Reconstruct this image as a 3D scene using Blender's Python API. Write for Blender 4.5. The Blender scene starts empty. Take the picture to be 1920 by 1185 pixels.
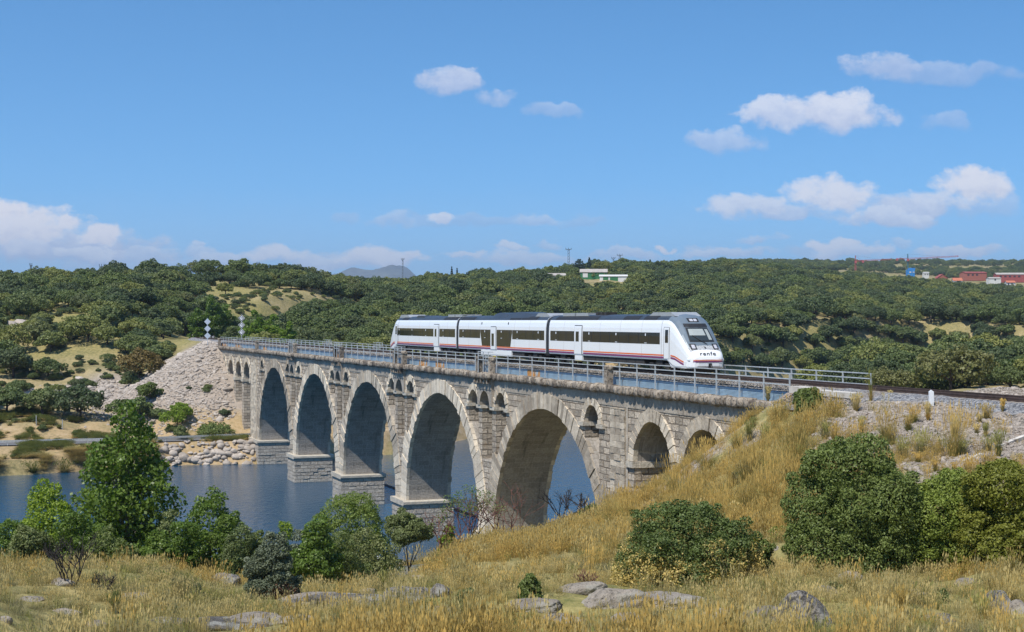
import bpy, bmesh, math, random
import numpy as np
from mathutils import Vector, Matrix
R = math.radians
random.seed(7)
RNG = np.random.default_rng(11)
S = bpy.context.scene
COL = S.collection
# ------------------------------------------------------------------ camera
F = 2800.0                       # focal length in photo pixels (1920 wide)
CAMZ = 23.5                      # eye height above the water
cd = bpy.data.cameras.new('camera'); cam = bpy.data.objects.new('camera', cd); COL.objects.link(cam)
cam.location = (0, 0, CAMZ); cam.rotation_euler = (R(90), 0, 0)
cd.sensor_width = 36; cd.lens = F/1920*36; cd.shift_y = 8.5/1920
cd.clip_start = .5; cd.clip_end = 60000
S.camera = cam
# ------------------------------------------------------------------ sun, sky, exposure
SUN_EL = R(57)
sun_h = Vector((-.60, -.80))     # towards the sun, on the ground plane
sun_h.normalize()
sv = Vector((sun_h.x*math.cos(SUN_EL), sun_h.y*math.cos(SUN_EL), math.sin(SUN_EL)))
sl = bpy.data.lights.new('sun', 'SUN'); sun = bpy.data.objects.new('sun', sl); COL.objects.link(sun)
sl.energy = 4.0; sl.angle = R(.5); sl.color = (1, .95, .87)
sun.rotation_euler = (-sv).to_track_quat('-Z', 'Y').to_euler()
sun.location = (0, 0, 300)
S.view_settings.view_transform = 'Standard'; S.view_settings.look = 'None'
S.view_settings.exposure = 0.45; S.view_settings.gamma = 1
S.cycles.max_bounces = 6; S.cycles.diffuse_bounces = 2; S.cycles.glossy_bounces = 3
S.cycles.transmission_bounces = 3; S.cycles.transparent_max_bounces = 8
S.cycles.use_denoising = True
S.cycles.caustics_reflective = False; S.cycles.caustics_refractive = False

class NT:
    """small node-tree writer"""
    def __init__(s, nt): s.nt = nt
    def n(s, t, ins=None, **kw):
        nd = s.nt.nodes.new(t)
        for k, v in kw.items(): setattr(nd, k, v)
        for k, v in (ins or {}).items():
            if isinstance(v, bpy.types.NodeSocket): s.nt.links.new(v, nd.inputs[k])
            else: nd.inputs[k].default_value = v
        return nd
    def math(s, op, a, b=None, c=None, clamp=False):
        nd = s.n('ShaderNodeMath', operation=op, use_clamp=clamp)
        for i, v in enumerate((a, b, c)):
            if v is None: continue
            if isinstance(v, bpy.types.NodeSocket): s.nt.links.new(v, nd.inputs[i])
            else: nd.inputs[i].default_value = v
        return nd.outputs[0]
    def mix(s, fac, a, b, mode='MIX'):
        nd = s.n('ShaderNodeMix', data_type='RGBA', blend_type=mode)
        for k, v in ((0, fac), (6, a), (7, b)):
            if isinstance(v, bpy.types.NodeSocket): s.nt.links.new(v, nd.inputs[k])
            elif k == 0: nd.inputs[0].default_value = v
            else: nd.inputs[k].default_value = (*v[:3], 1)
        return nd.outputs[2]
    def ramp(s, fac, stops, interp='LINEAR'):
        nd = s.n('ShaderNodeValToRGB', {'Fac': fac}); cr = nd.color_ramp; cr.interpolation = interp
        while len(cr.elements) > 1: cr.elements.remove(cr.elements[-1])
        for i, (p, c) in enumerate(stops):
            e = cr.elements[0] if i == 0 else cr.elements.new(p)
            e.position = p
            e.color = (*c, 1) if len(c) == 3 else c
        return nd.outputs[0]
    def noise(s, vec, scale, detail=4, rough=.55, dist=0):
        nd = s.n('ShaderNodeTexNoise', {'Scale': scale, 'Detail': detail, 'Roughness': rough, 'Distortion': dist})
        if vec is not None: s.nt.links.new(vec, nd.inputs['Vector'])
        return nd.outputs[0]
    def link(s, a, b): s.nt.links.new(a, b)

w = bpy.data.worlds.new('World'); S.world = w; w.use_nodes = True
w.node_tree.nodes.clear(); T = NT(w.node_tree)
sky = T.n('ShaderNodeTexSky', sky_type='NISHITA', sun_disc=False, sun_elevation=SUN_EL,
          sun_rotation=math.atan2(sun_h.x, sun_h.y), altitude=1100, air_density=1.0, dust_density=.3, ozone_density=3.0)
tc = T.n('ShaderNodeTexCoord')
lift = T.n('ShaderNodeMapping', {'Vector': tc.outputs['Generated'], 'Scale': (1, 1, 1.35), 'Location': (0, 0, .085)})
T.link(lift.outputs[0], sky.inputs[0])
xyz = T.n('ShaderNodeSeparateXYZ', {0: tc.outputs['Generated']})
dy = T.math('MAXIMUM', xyz.outputs[1], .04)
U = T.math('DIVIDE', xyz.outputs[0], dy)     # tangent of the azimuth from north-ish Y
V = T.math('DIVIDE', xyz.outputs[2], dy)     # tangent of the elevation
uv = T.n('ShaderNodeCombineXYZ', {0: U, 1: V, 2: 0.0}).outputs[0]
wrp = T.n('ShaderNodeSeparateColor', {0: T.n('ShaderNodeTexNoise', {'Vector': uv, 'Scale': 42, 'Detail': 5, 'Roughness': .55}).outputs['Color']})
U = T.math('MULTIPLY_ADD', T.math('SUBTRACT', wrp.outputs[0], .5), .040, U)
V = T.math('MULTIPLY_ADD', T.math('SUBTRACT', wrp.outputs[1], .5), .022, V)
uvs = T.n('ShaderNodeMapping', {'Vector': uv, 'Scale': (1, 1.5, 1)}).outputs[0]
nz = T.noise(uvs, 26, 8, .66, .3)
nz2 = T.noise(uvs, 95, 6, .68)
nsum = T.math('ADD', T.math('MULTIPLY', T.math('SUBTRACT', nz,   .5), 3.4), T.math('MULTIPLY', T.math('SUBTRACT', nz2, .5), 1.1))
#  photo-pixel centres and half sizes (measured azimuth / elevation of each cloud), opacity, brightness
CL = [(850,158,58,26,.62,.55),(938,186,40,18,.45,.45),(1030,214,55,16,.30,.4),(1660,132,60,30,.50,.5),(1800,142,150,24,.33,.35),
      (1450,222,68,30,.70,.7),(1575,215,92,42,.78,.75),(1365,268,62,24,.45,.5),(1765,232,40,22,.28,.4),
      (1390,392,80,24,.72,.8),(1560,372,82,38,.85,.95),(1480,400,110,16,.6,.6),(1820,352,66,38,.9,.95),(1740,385,95,28,.72,.75),(1660,408,85,18,.7,.7),(1830,395,70,26,.35,.45),
      (827,404,26,15,.72,.85),(735,416,45,12,.40,.5),(1010,412,50,12,.40,.5),(900,412,170,14,.28,.15),(650,406,30,12,.25,.3),(1090,418,40,9,.25,.2),
      (955,466,32,8,.62,.85),(1245,462,20,9,.85,1),(1025,460,28,10,.4,.6),(1425,448,38,11,.45,.6),(1320,464,40,9,.35,.5),(1560,462,46,14,.75,.9),(1555,474,70,14,.4,.4),(1680,458,28,11,.35,.6),(1800,474,50,9,.45,.6),
      (40,436,120,52,.95,.9),(20,404,66,30,1,1),(126,420,28,20,.95,1),(72,415,30,28,.95,.95),(185,446,40,22,.95,.95),(110,470,190,44,.75,.45),(260,484,70,18,.6,.6),(60,470,60,24,.8,.7),(150,478,70,16,.75,.75),
      (375,482,40,18,.5,.6),(383,463,12,8,.5,.7),(510,484,68,18,.62,.75),(690,482,85,18,.55,.65),(720,486,95,20,.8,.9),(600,494,120,16,.65,.7),(1000,486,120,14,.55,.7),(875,478,40,9,.6,.8),(1350,472,90,12,.55,.7),(1600,476,80,16,.65,.8),(1790,472,80,12,.65,.75),(520,486,70,18,.75,.9),(410,492,60,16,.6,.7),(1180,480,70,11,.5,.65),(905,488,60,10,.3,.4),(300,502,260,12,.35,.4)]
best = None; bri = None
for (px, py, a, b, op, br) in CL:
    u0, v0 = (px-960)/F, (601-py)/F
    du = T.math('MULTIPLY', T.math('SUBTRACT', U, u0), F/(a*1.12))
    dv = T.math('MULTIPLY', T.math('SUBTRACT', V, v0), F/(b*1.12))
    dv2 = T.math('MAXIMUM', dv, T.math('MULTIPLY', dv, -1.5))          # flatter underside
    e = T.math('SUBTRACT', 1.0, T.math('ADD', T.math('MULTIPLY', du, du), T.math('MULTIPLY', dv2, dv2)))
    e = T.math('ADD', T.math('MULTIPLY_ADD', nsum, .95, e), .22)
    e = T.math('MULTIPLY', e, T.math('MULTIPLY_ADD', T.math('MAXIMUM', T.math('MINIMUM', dv, 1.0), -1.0), .55, 1.15))
    d = T.math('MULTIPLY', T.math('SMOOTH_MIN', T.math('MAXIMUM', e, 0.0), 1.0, .3), op)
    hb = T.math('MULTIPLY', d, T.math('MULTIPLY_ADD', dv, .42, br))  # sunlit top and shaded base painted into the cloud brightness
    best = d if best is None else T.math('MAXIMUM', best, d)
    bri = hb if bri is None else T.math('MAXIMUM', bri, hb)
best = T.math('MULTIPLY', best, T.math('GREATER_THAN', xyz.outputs[1], .05), clamp=True)
brn = T.math('DIVIDE', bri, T.math('MAXIMUM', best, .02), clamp=True)
ccol = T.ramp(T.math('MULTIPLY_ADD', T.math('SUBTRACT', nz2, .5), 1.0, brn), [(0, (2.9, 3.3, 4.7)), (.5, (4.4, 4.6, 5.7)), (1, (6.6, 6.5, 6.8))])
skyc = T.n('ShaderNodeHueSaturation', {'Hue': .5, 'Saturation': 1.2, 'Value': 1.17, 'Color': sky.outputs[0]}).outputs[0]
skyc = T.mix(1, skyc, (.90, 1.12, 1.10), 'MULTIPLY')
hzn = T.ramp(V, [(.0, (1, 1, 1)), (.09, (0, 0, 0))])
skyc = T.mix(T.math('MULTIPLY', hzn, .45), skyc, (3.1, 4.1, 5.6))
allc = T.mix(best, skyc, ccol)
bg = T.n('ShaderNodeBackground', {'Color': allc, 'Strength': .11})
T.link(bg.outputs[0], T.n('ShaderNodeOutputWorld').inputs[0])

# ------------------------------------------------------------------ helpers
def hashn(ix, iy, seed):
    h = (ix.astype(np.int64)*374761393 + iy.astype(np.int64)*668265263 + seed*974634777) & 0x7fffffff
    h = ((h ^ (h >> 13))*1274126177) & 0x7fffffff
    return ((h ^ (h >> 16)) & 0xffff)/65535.0
def vnoise(x, y, seed=0):
    x = np.asarray(x, float); y = np.asarray(y, float)
    ix = np.floor(x); iy = np.floor(y); fx = x-ix; fy = y-iy
    fx = fx*fx*(3-2*fx); fy = fy*fy*(3-2*fy)
    a = hashn(ix, iy, seed); b = hashn(ix+1, iy, seed); c = hashn(ix, iy+1, seed); d = hashn(ix+1, iy+1, seed)
    return (a*(1-fx)+b*fx)*(1-fy)+(c*(1-fx)+d*fx)*fy
def fbm(x, y, seed=0, o=4):
    t = 0; a = .5
    for k in range(o):
        t = t+a*vnoise(np.asarray(x)*2**k, np.asarray(y)*2**k, seed+k); a *= .5
    return t/(1-.5**o)
def sstep(a, b, x):
    t = np.clip((np.asarray(x, float)-a)/(b-a), 0, 1); return t*t*(3-2*t)

def tag(o, label=None, cat=None, group=None, kind=None):
    for k, v in (('label', label), ('category', cat), ('group', group), ('kind', kind)):
        if v: o[k] = v
    return o
OFF = {}
def thing(name, label, cat, loc=(0, 0, 0), rz=0, group=None, frame=False):
    """an Empty at the thing's base; frame=True: loc is given in the bridge frame"""
    o = bpy.data.objects.new(name, None); COL.objects.link(o); o.empty_display_size = .3
    if frame:
        o.location = BF @ Vector(loc); o.rotation_euler = (0, 0, BROT); OFF[o.name] = loc
    else:
        o.location = loc; o.rotation_euler = (0, 0, rz)
    return tag(o, label, cat, group)
def quads_mesh(name, V, Fq, mat, uv=None, smooth=False):
    me = bpy.data.meshes.new(name); V = np.asarray(V, np.float32); Fq = np.asarray(Fq, np.int32)
    k = Fq.shape[1]; m = len(Fq)
    me.vertices.add(len(V)); me.vertices.foreach_set('co', V.ravel())
    me.loops.add(m*k); me.loops.foreach_set('vertex_index', Fq.ravel())
    me.polygons.add(m); me.polygons.foreach_set('loop_start', np.arange(0, m*k, k, dtype=np.int32))
    if uv is not None:
        l = me.uv_layers.new(name='UVMap'); l.data.foreach_set('uv', np.asarray(uv, np.float32).ravel())
    me.polygons.foreach_set('use_smooth', np.full(m, smooth))
    me.update(calc_edges=True); me.validate()
    for x in (mat if isinstance(mat, (list, tuple)) else [mat]): me.materials.append(x)
    return me
def link(name, me, parent=None):
    o = bpy.data.objects.new(name, me); COL.objects.link(o)
    if parent is not None: o.parent = parent
    return o
class MB:
    def __init__(s): s.v = []; s.f = []; s.uv = []; s.m = []
    def quad(s, pts, uv=None, m=0):
        i = len(s.v); s.v += [tuple(p) for p in pts]; s.f.append(tuple(range(i, i+len(pts)))); s.uv.append(uv); s.m.append(m)
    def box(s, x0, x1, y0, y1, z0, z1, m=0):
        p = [(x, y, z) for z in (z0, z1) for y in (y0, y1) for x in (x0, x1)]
        i = len(s.v); s.v += p
        for q in ((0,2,3,1),(4,5,7,6),(0,1,5,4),(1,3,7,5),(3,2,6,7),(2,0,4,6)):
            s.f.append(tuple(i+k for k in q)); s.uv.append(None); s.m.append(m)
    def prism(s, poly, y0, y1, m=0):
        """poly of (x, z) counter-clockwise seen from -y"""
        n = len(poly); i = len(s.v)
        s.v += [(x, y0, z) for x, z in poly]+[(x, y1, z) for x, z in poly]
        s.f.append(tuple(range(i, i+n))); s.f.append(tuple(range(i+2*n-1, i+n-1, -1)))
        for k in range(n):
            a, b = k, (k+1) % n; s.f.append((i+b, i+a, i+n+a, i+n+b))
        s.uv += [None]*(n+2); s.m += [m]*(n+2)
    def tube(s, pts, r, n=6, m=0, cap=True):
        pts = [Vector(p) for p in pts]; rr = r if isinstance(r, (list, tuple)) else [r]*len(pts)
        i0 = len(s.v); up = Vector((0, 0, 1))
        for k, p in enumerate(pts):
            d = (pts[min(k+1, len(pts)-1)]-pts[max(k-1, 0)]).normalized()
            a = d.cross(up if abs(d.z) < .95 else Vector((1, 0, 0))).normalized(); b = d.cross(a)
            for j in range(n):
                t = 2*math.pi*(j+.5)/n; s.v.append(tuple(p+(a*math.cos(t)+b*math.sin(t))*rr[k]))
        for k in range(len(pts)-1):
            for j in range(n):
                a = i0+k*n+j; b = i0+k*n+(j+1) % n; s.f.append((a, a+n, b+n, b)); s.uv.append(None); s.m.append(m)
        if cap:
            s.f.append(tuple(i0+j for j in range(n))); s.f.append(tuple(i0+(len(pts)-1)*n+j for j in reversed(range(n))))
            s.uv += [None]*2; s.m += [m]*2
    def build(s, name, mats, parent=None, smooth=False, sharp=None, shift=None):
        mats = mats if isinstance(mats, (list, tuple)) else [mats]
        off = shift
        if off is None and parent is not None:
            q = parent
            while q is not None and q.name not in OFF: q = q.parent
            off = OFF[q.name] if q is not None else (0, 0, 0)
        off = off or (0, 0, 0)
        me = bpy.data.meshes.new(name)
        me.from_pydata([(a-off[0], b-off[1], c-off[2]) for a, b, c in s.v], [], s.f)
        l = me.uv_layers.new(name='UVMap'); P = np.array(s.v)
        k = 0; out = np.zeros((len(me.loops), 2), np.float32)
        for f, u in zip(s.f, s.uv):
            if u is None:
                q = P[list(f)]; n = np.abs(np.cross(q[1]-q[0], q[2]-q[0]))
                ax = (0, 1) if n[2] >= max(n[0], n[1]) else ((0, 2) if n[1] >= n[0] else (1, 2))
                u = q[:, ax]
            out[k:k+len(f)] = u; k += len(f)
        l.data.foreach_set('uv', out.ravel())
        me.polygons.foreach_set('material_index', np.array(s.m, np.int32))
        me.polygons.foreach_set('use_smooth', np.full(len(s.f), smooth))
        for x in mats: me.materials.append(x)
        me.update()
        if smooth and sharp: me.set_sharp_from_angle(angle=R(sharp))
        return link(name, me, parent)
def dup(root, loc, rz=None, scale=None, label=None, cat=None, group=None):
    r = root.copy(); COL.objects.link(r); r.location = loc
    if rz is not None: r.rotation_euler = (0, 0, rz)
    if scale is not None: r.scale = scale
    tag(r, label, cat, group)
    for ch in list(root.children):
        c = ch.copy(); COL.objects.link(c); c.parent = r
        for g in list(ch.children):
            d = g.copy(); COL.objects.link(d); d.parent = c
    return r
# bridge frame: local x along the viaduct towards the camera's right, y across it away from the camera
TH = math.atan2(1020, F); ST, CT = math.sin(TH), math.cos(TH)
BROT = -(math.pi/2-TH)
BO = Vector((-ST*100.7+CT*44.8, CT*100.7+ST*44.8, 0))
BF = Matrix.Translation(BO) @ Matrix.Rotation(BROT, 4, 'Z')
def to_local(X, Y):
    q = -ST*X+CT*Y; p = CT*X+ST*Y
    return 100.7-q, p-44.8
def from_local(x, y):
    q = 100.7-x; p = y+44.8
    return -ST*q+CT*p, CT*q+ST*p
# ------------------------------------------------------------------ materials
def new_mat(name):
    m = bpy.data.materials.new(name); m.use_nodes = True; m.node_tree.nodes.clear()
    t = NT(m.node_tree); out = t.n('ShaderNodeOutputMaterial')
    return m, t, out
def plain(name, col, rough=.6, metal=0, var=.25, scale=3, bump=0, bscale=20, spec=.5, coat=0, wear=None):
    m, t, out = new_mat(name)
    c = t.n('ShaderNodeTexCoord').outputs['Object']
    nz = t.noise(c, scale, 5)
    lo = [x*(1-var) for x in col]; hi = [min(1, x*(1+var)) for x in col]
    cc = t.ramp(nz, [(.3, lo), (.7, hi)])
    if wear:
        wn = t.noise(c, wear[2] if len(wear) > 2 else 2.0, 6, .65)
        cc = t.mix(t.ramp(wn, [(wear[1], (0, 0, 0)), (wear[1]+.08, (1, 1, 1))]), cc, wear[0])
    b = t.n('ShaderNodeBsdfPrincipled', {'Base Color': cc, 'Roughness': rough, 'Metallic': metal, 'Specular IOR Level': spec, 'Coat Weight': coat})
    if bump:
        bp = t.n('ShaderNodeBump', {'Strength': bump, 'Distance': .05, 'Height': t.noise(c, bscale, 6)})
        t.link(bp.outputs[0], b.inputs['Normal'])
    t.link(b.outputs[0], out.inputs[0]); return m
def masonry(name, c1, c2, mortar, bw, rh, ms=.03, bump=.9, stain=(.05, .045, .04), stain_at=.62, dist=.06, ochre=.25, moff=.5):
    m, t, out = new_mat(name)
    u = t.n('ShaderNodeUVMap', uv_map='UVMap').outputs[0]
    wob = t.n('ShaderNodeTexNoise', {'Vector': u, 'Scale': 1.7, 'Detail': 3})
    off = t.n('ShaderNodeVectorMath', {0: wob.outputs['Color'], 1: (.5, .5, .5)}, operation='SUBTRACT').outputs[0]
    off = t.n('ShaderNodeVectorMath', {0: off, 3: dist*2}, operation='SCALE').outputs[0]
    uu = t.n('ShaderNodeVectorMath', {0: u, 1: off}, operation='ADD').outputs[0]
    br = t.n('ShaderNodeTexBrick', {'Vector': uu, 'Color1': (*c1, 1), 'Color2': (*c2, 1), 'Mortar': (*mortar, 1), 'Scale': 1,
             'Mortar Size': ms, 'Mortar Smooth': .4, 'Bias': 0, 'Brick Width': bw, 'Row Height': rh}, offset=moff)
    n1 = t.noise(u, 5, 7, .7); n2 = t.noise(u, .35, 4, .6); n3 = t.noise(u, 1.3, 3)
    c = t.mix(t.ramp(n1, [(.3, (0, 0, 0)), (.7, (1, 1, 1))]), t.mix(1, br.outputs[0], (.62, .6, .58), 'MULTIPLY'), t.mix(1, br.outputs[0], (1.25, 1.22, 1.2), 'MULTIPLY'))
    if ochre: c = t.mix(t.math('MULTIPLY', t.ramp(n3, [(.55, (0, 0, 0)), (.72, (1, 1, 1))]), ochre), c, (.46, .27, .11))
    sv_ = t.n('ShaderNodeMapping', {'Vector': u, 'Scale': (1.3, .16, 1)}).outputs[0]
    st = t.noise(sv_, 1.0, 5, .65)
    c = t.mix(t.math('MULTIPLY', t.ramp(st, [(stain_at, (0, 0, 0)), (stain_at+.13, (1, 1, 1))]), .62), c, stain)
    c = t.mix(t.math('MULTIPLY', t.ramp(n2, [(.5, (0, 0, 0)), (.75, (1, 1, 1))]), .3), c, (.52, .50, .46))
    h = t.math('ADD', t.math('MULTIPLY', br.outputs['Fac'], -1.0), t.math('MULTIPLY', n1, .9))
    bp = t.n('ShaderNodeBump', {'Strength': bump, 'Distance': .26, 'Height': h})
    b = t.n('ShaderNodeBsdfPrincipled', {'Base Color': c, 'Roughness': .9, 'Specular IOR Level': .2, 'Normal': bp.outputs[0]})
    t.link(b.outputs[0], out.inputs[0]); return m
def stone(name, lo, hi, scale=2.2, spots=(.06, .055, .05), spot_at=.60, lichen=None, bump=1.0, isv=.16):
    m, t, out = new_mat(name)
    c = t.n('ShaderNodeTexCoord').outputs['Object']
    rnd = t.n('ShaderNodeObjectInfo').outputs['Random']
    isl = t.n('ShaderNodeNewGeometry').outputs['Random Per Island']
    n1 = t.noise(c, scale, 8, .68); n2 = t.noise(c, scale*5, 5, .6); n3 = t.noise(c, scale*.6, 4)
    k = t.math('ADD', t.math('MULTIPLY_ADD', n1, .75, .12), t.math('MULTIPLY', t.math('SUBTRACT', t.math('ADD', rnd, isl), 1.0), isv))
    cc = t.ramp(k, [(.25, lo), (.72, hi)])
    cc = t.mix(t.math('MULTIPLY', t.ramp(n2, [(spot_at-.06, (0, 0, 0)), (spot_at+.04, (1, 1, 1))]), .75), cc, spots)
    if lichen: cc = t.mix(t.math('MULTIPLY', t.ramp(n3, [(.55, (0, 0, 0)), (.62, (1, 1, 1))]), .7), cc, lichen)
    h = t.math('ADD', n1, t.math('MULTIPLY', n2, .35))
    bp = t.n('ShaderNodeBump', {'Strength': bump, 'Distance': .12, 'Height': h})
    b = t.n('ShaderNodeBsdfPrincipled', {'Base Color': cc, 'Roughness': .92, 'Specular IOR Level': .2, 'Normal': bp.outputs[0]})
    t.link(b.outputs[0], out.inputs[0]); return m
def leaf(name, stops, trans=.25, dead=None, rough=.55):
    """leaf colour by leaf (island) and by tree (object random)"""
    m, t, out = new_mat(name)
    isl = t.n('ShaderNodeNewGeometry').outputs['Random Per Island']
    rnd = t.n('ShaderNodeObjectInfo').outputs['Random']
    c = t.n('ShaderNodeTexCoord').outputs['Object']
    base = t.ramp(rnd, stops)
    n = t.noise(c, .9, 3)
    k = t.math('MULTIPLY_ADD', isl, .55, t.math('MULTIPLY', n, .5))
    col = t.mix(k, t.mix(1, base, (.55, .58, .55), 'MULTIPLY'), t.mix(1, base, (1.5, 1.45, 1.3), 'MULTIPLY'))
    gz = t.n('ShaderNodeSeparateXYZ', {0: t.n('ShaderNodeTexCoord').outputs['Generated']}).outputs[2]
    if dead: col = t.mix(t.ramp(t.math('ADD', t.math('MULTIPLY_ADD', gz, -.55, t.math('ADD', n, .2)), t.math('MULTIPLY', isl, .25)), [(dead[1], (0, 0, 0)), (dead[1]+.1, (1, 1, 1))]), col, dead[0])
    d = t.n('ShaderNodeBsdfPrincipled', {'Base Color': col, 'Roughness': rough, 'Specular IOR Level': .3})
    tr = t.n('ShaderNodeBsdfTranslucent', {'Color': t.mix(1, col, (1.3, 1.5, .7), 'MULTIPLY')})
    mx = t.n('ShaderNodeMixShader', {0: trans, 1: d.outputs[0], 2: tr.outputs[0]})
    t.link(mx.outputs[0], out.inputs[0]); return m
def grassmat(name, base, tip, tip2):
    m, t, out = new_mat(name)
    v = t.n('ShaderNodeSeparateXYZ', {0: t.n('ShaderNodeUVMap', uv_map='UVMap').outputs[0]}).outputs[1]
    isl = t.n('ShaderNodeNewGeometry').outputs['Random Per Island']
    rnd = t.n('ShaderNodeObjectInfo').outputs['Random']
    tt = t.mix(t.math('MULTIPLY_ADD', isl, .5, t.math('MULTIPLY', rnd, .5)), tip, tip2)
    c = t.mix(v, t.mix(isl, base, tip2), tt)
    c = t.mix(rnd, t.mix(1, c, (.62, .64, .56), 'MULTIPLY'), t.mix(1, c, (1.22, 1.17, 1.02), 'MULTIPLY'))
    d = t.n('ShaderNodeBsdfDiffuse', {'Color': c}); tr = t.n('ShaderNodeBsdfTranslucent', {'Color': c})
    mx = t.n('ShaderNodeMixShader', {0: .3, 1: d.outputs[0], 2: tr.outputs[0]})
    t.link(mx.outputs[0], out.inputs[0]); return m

M = {}
M['wall'] = masonry('rock_faced_granite', (.66, .58, .47), (.33, .29, .235), (.22, .19, .155), 1.1, .50, ms=.05, bump=1.0)  # mortar colour darkened to stand for shadow in the joints
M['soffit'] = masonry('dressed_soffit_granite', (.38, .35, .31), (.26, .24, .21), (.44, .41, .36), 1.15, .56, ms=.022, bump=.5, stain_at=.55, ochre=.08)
M['ashlar'] = masonry('smooth_ashlar_band', (.40, .36, .30), (.31, .285, .245), (.24, .22, .19), 1.1, .7, ms=.012, bump=.3, stain_at=.54, ochre=.12)
M['plinth'] = masonry('pale_plinth_granite', (.58, .54, .47), (.42, .385, .335), (.36, .33, .29), 1.0, .50, ms=.04, bump=1.0, ochre=.06, stain_at=.66)
M['vouss'] = stone('voussoir_granite', (.29, .245, .19), (.70, .61, .48), 1.4, spot_at=.68, bump=1, isv=.34)
M['course'] = stone('string_course_granite', (.36, .32, .26), (.58, .53, .44), 1.6, spot_at=.68)
M['cornice'] = stone('weathered_cornice_granite', (.085, .068, .055), (.40, .34, .27), 1.1, spots=(.05, .038, .03), spot_at=.56, bump=1.0, isv=.34)
M['concrete'] = plain('weathered_concrete', (.52, .48, .42), .9, var=.25, scale=1.2, bump=.5, bscale=9, wear=((.25, .22, .19), .6, 1.6))
M['rail_paint'] = plain('galvanised_railing_steel', (.50, .53, .54), .5, .3, .2, 5, wear=((.30, .20, .12), .68, 3))
M['sheet'] = plain('galvanised_sheet', (.33, .45, .53), .42, .45, .12, .6, wear=((.36, .34, .30), .66, .8))
M['rust'] = plain('rusted_sheet', (.50, .25, .08), .8, .1, .4, 1.0, wear=((.38, .45, .48), .55, .7))
M['steelrail'] = plain('rusty_rail_steel', (.10, .065, .05), .6, .5, .3, 4)
M['sleeper'] = plain('concrete_sleeper', (.42, .36, .30), .9, 0, .2, 2)
M['white'] = plain('white_train_paint', (.80, .81, .82), .28, 0, .02, .4, spec=.5, coat=.3, wear=((.66, .65, .62), .70, .7))
M['roofgrey'] = plain('dark_grey_roof_paint', (.045, .055, .07), .42, .1, .15, .8)
M['silver'] = plain('silver_roof_unit', (.46, .47, .47), .4, .4, .1, 2)
M['black'] = plain('black_rubber', (.018, .018, .02), .6, 0, .2, 3)
M['under'] = plain('dirty_underframe', (.035, .031, .028), .8, 0, .4, 2, bump=.4)
M['mask'] = plain('grey_cab_mask_paint', (.16, .195, .225), .32, .1, .06, .6, coat=.3)
M['glass'] = plain('dark_train_glass', (.014, .015, .016), .08, 0, .3, .6, spec=.32)
M['wscreen'] = plain('windscreen_glass', (.035, .042, .042), .05, 0, .1, .8, spec=.6)
M['blind'] = plain('pale_sun_blind', (.34, .37, .36), .5, 0, .05, 2)
M['lamp'] = plain('headlight_glass', (.62, .60, .62), .1, .2, .1, 4, spec=.8)
M['orange'] = plain('orange_stripe_paint', (.72, .13, .02), .35, 0, .03, 1)
M['purple'] = plain('purple_stripe_paint', (.19, .012, .11), .35, 0, .03, 1)
M['yellow'] = plain('yellow_step_paint', (.62, .45, .03), .5, 0, .1, 3)
M['signwhite'] = plain('white_sign_paint', (.72, .74, .76), .5, 0, .05, 3)
M['signback'] = plain('bare_sign_back', (.48, .53, .60), .45, .3, .08, 3)
M['asphalt'] = plain('grey_asphalt', (.13, .125, .12), .9, 0, .2, 1.2)
M['bark'] = plain('grey_brown_bark', (.085, .065, .05), .9, 0, .4, 6, bump=.8)
M['palebark'] = plain('pale_poplar_bark', (.30, .27, .23), .9, 0, .3, 5, bump=.5)
M['burnt'] = plain('dark_dead_twig', (.028, .022, .020), .9, 0, .4, 8)
M['redtwig'] = plain('reddish_bare_twig', (.14, .062, .045), .9, 0, .35, 6)
M['rock'] = stone('lichened_granite', (.13, .112, .092), (.35, .305, .25), 2.4, spots=(.05, .045, .042), spot_at=.60, lichen=(.30, .28, .23))
M['darkrock'] = stone('dark_lichened_granite', (.075, .066, .058), (.30, .275, .24), 3.0, spots=(.035, .032, .03), spot_at=.52, lichen=(.34, .33, .29))
M['rubble'] = stone('broken_granite', (.20, .17, .14), (.46, .40, .34), 1.4, spot_at=.70, isv=.3)
M['chips'] = stone('granite_chippings', (.32, .27, .22), (.62, .55, .49), 1.2, spots=(.40, .22, .12), spot_at=.66)
oakstops = [(0, (.100, .132, .046)), (.2, (.125, .160, .050)), (.36, (.066, .090, .042)), (.52, (.088, .120, .050)), (.68, (.150, .176, .056)), (.84, (.205, .212, .062)), (.92, (.074, .098, .046)), (.97, (.125, .150, .055)), (1, (.150, .150, .056))]
M['oak'] = leaf('holm_oak_leaves', oakstops, .18)
M['brownoak'] = leaf('browned_oak_leaves', [(0, (0.156, 0.111, 0.034)), (1, (0.156, 0.111, 0.034))], .18, dead=((0.098, 0.111, 0.039), .72))
M['bright'] = leaf('bright_poplar_leaves', [(0, (0.130, 0.204, 0.031)), (1, (0.214, 0.284, 0.037))], .35)
M['poplar'] = leaf('poplar_leaves', [(0, (0.112, 0.171, 0.034)), (1, (0.127, 0.186, 0.038))], .32, rough=.4)
M['willow'] = leaf('willow_leaves', [(0, (0.112, 0.177, 0.036)), (.6, (0.171, 0.217, 0.055)), (1, (0.133, 0.164, 0.062))], .32)
M['olive'] = leaf('grey_green_leaves', [(0, (0.127, 0.160, 0.063)), (1, (0.173, 0.193, 0.077))], .2)
M['bush'] = leaf('dark_bush_leaves', [(0, (0.123, 0.158, 0.044)), (1, (0.131, 0.169, 0.046))], .18)
M['bush2'] = leaf('green_bush_leaves', [(0, (0.168, 0.214, 0.043)), (1, (0.180, 0.225, 0.045))], .22)
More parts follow.
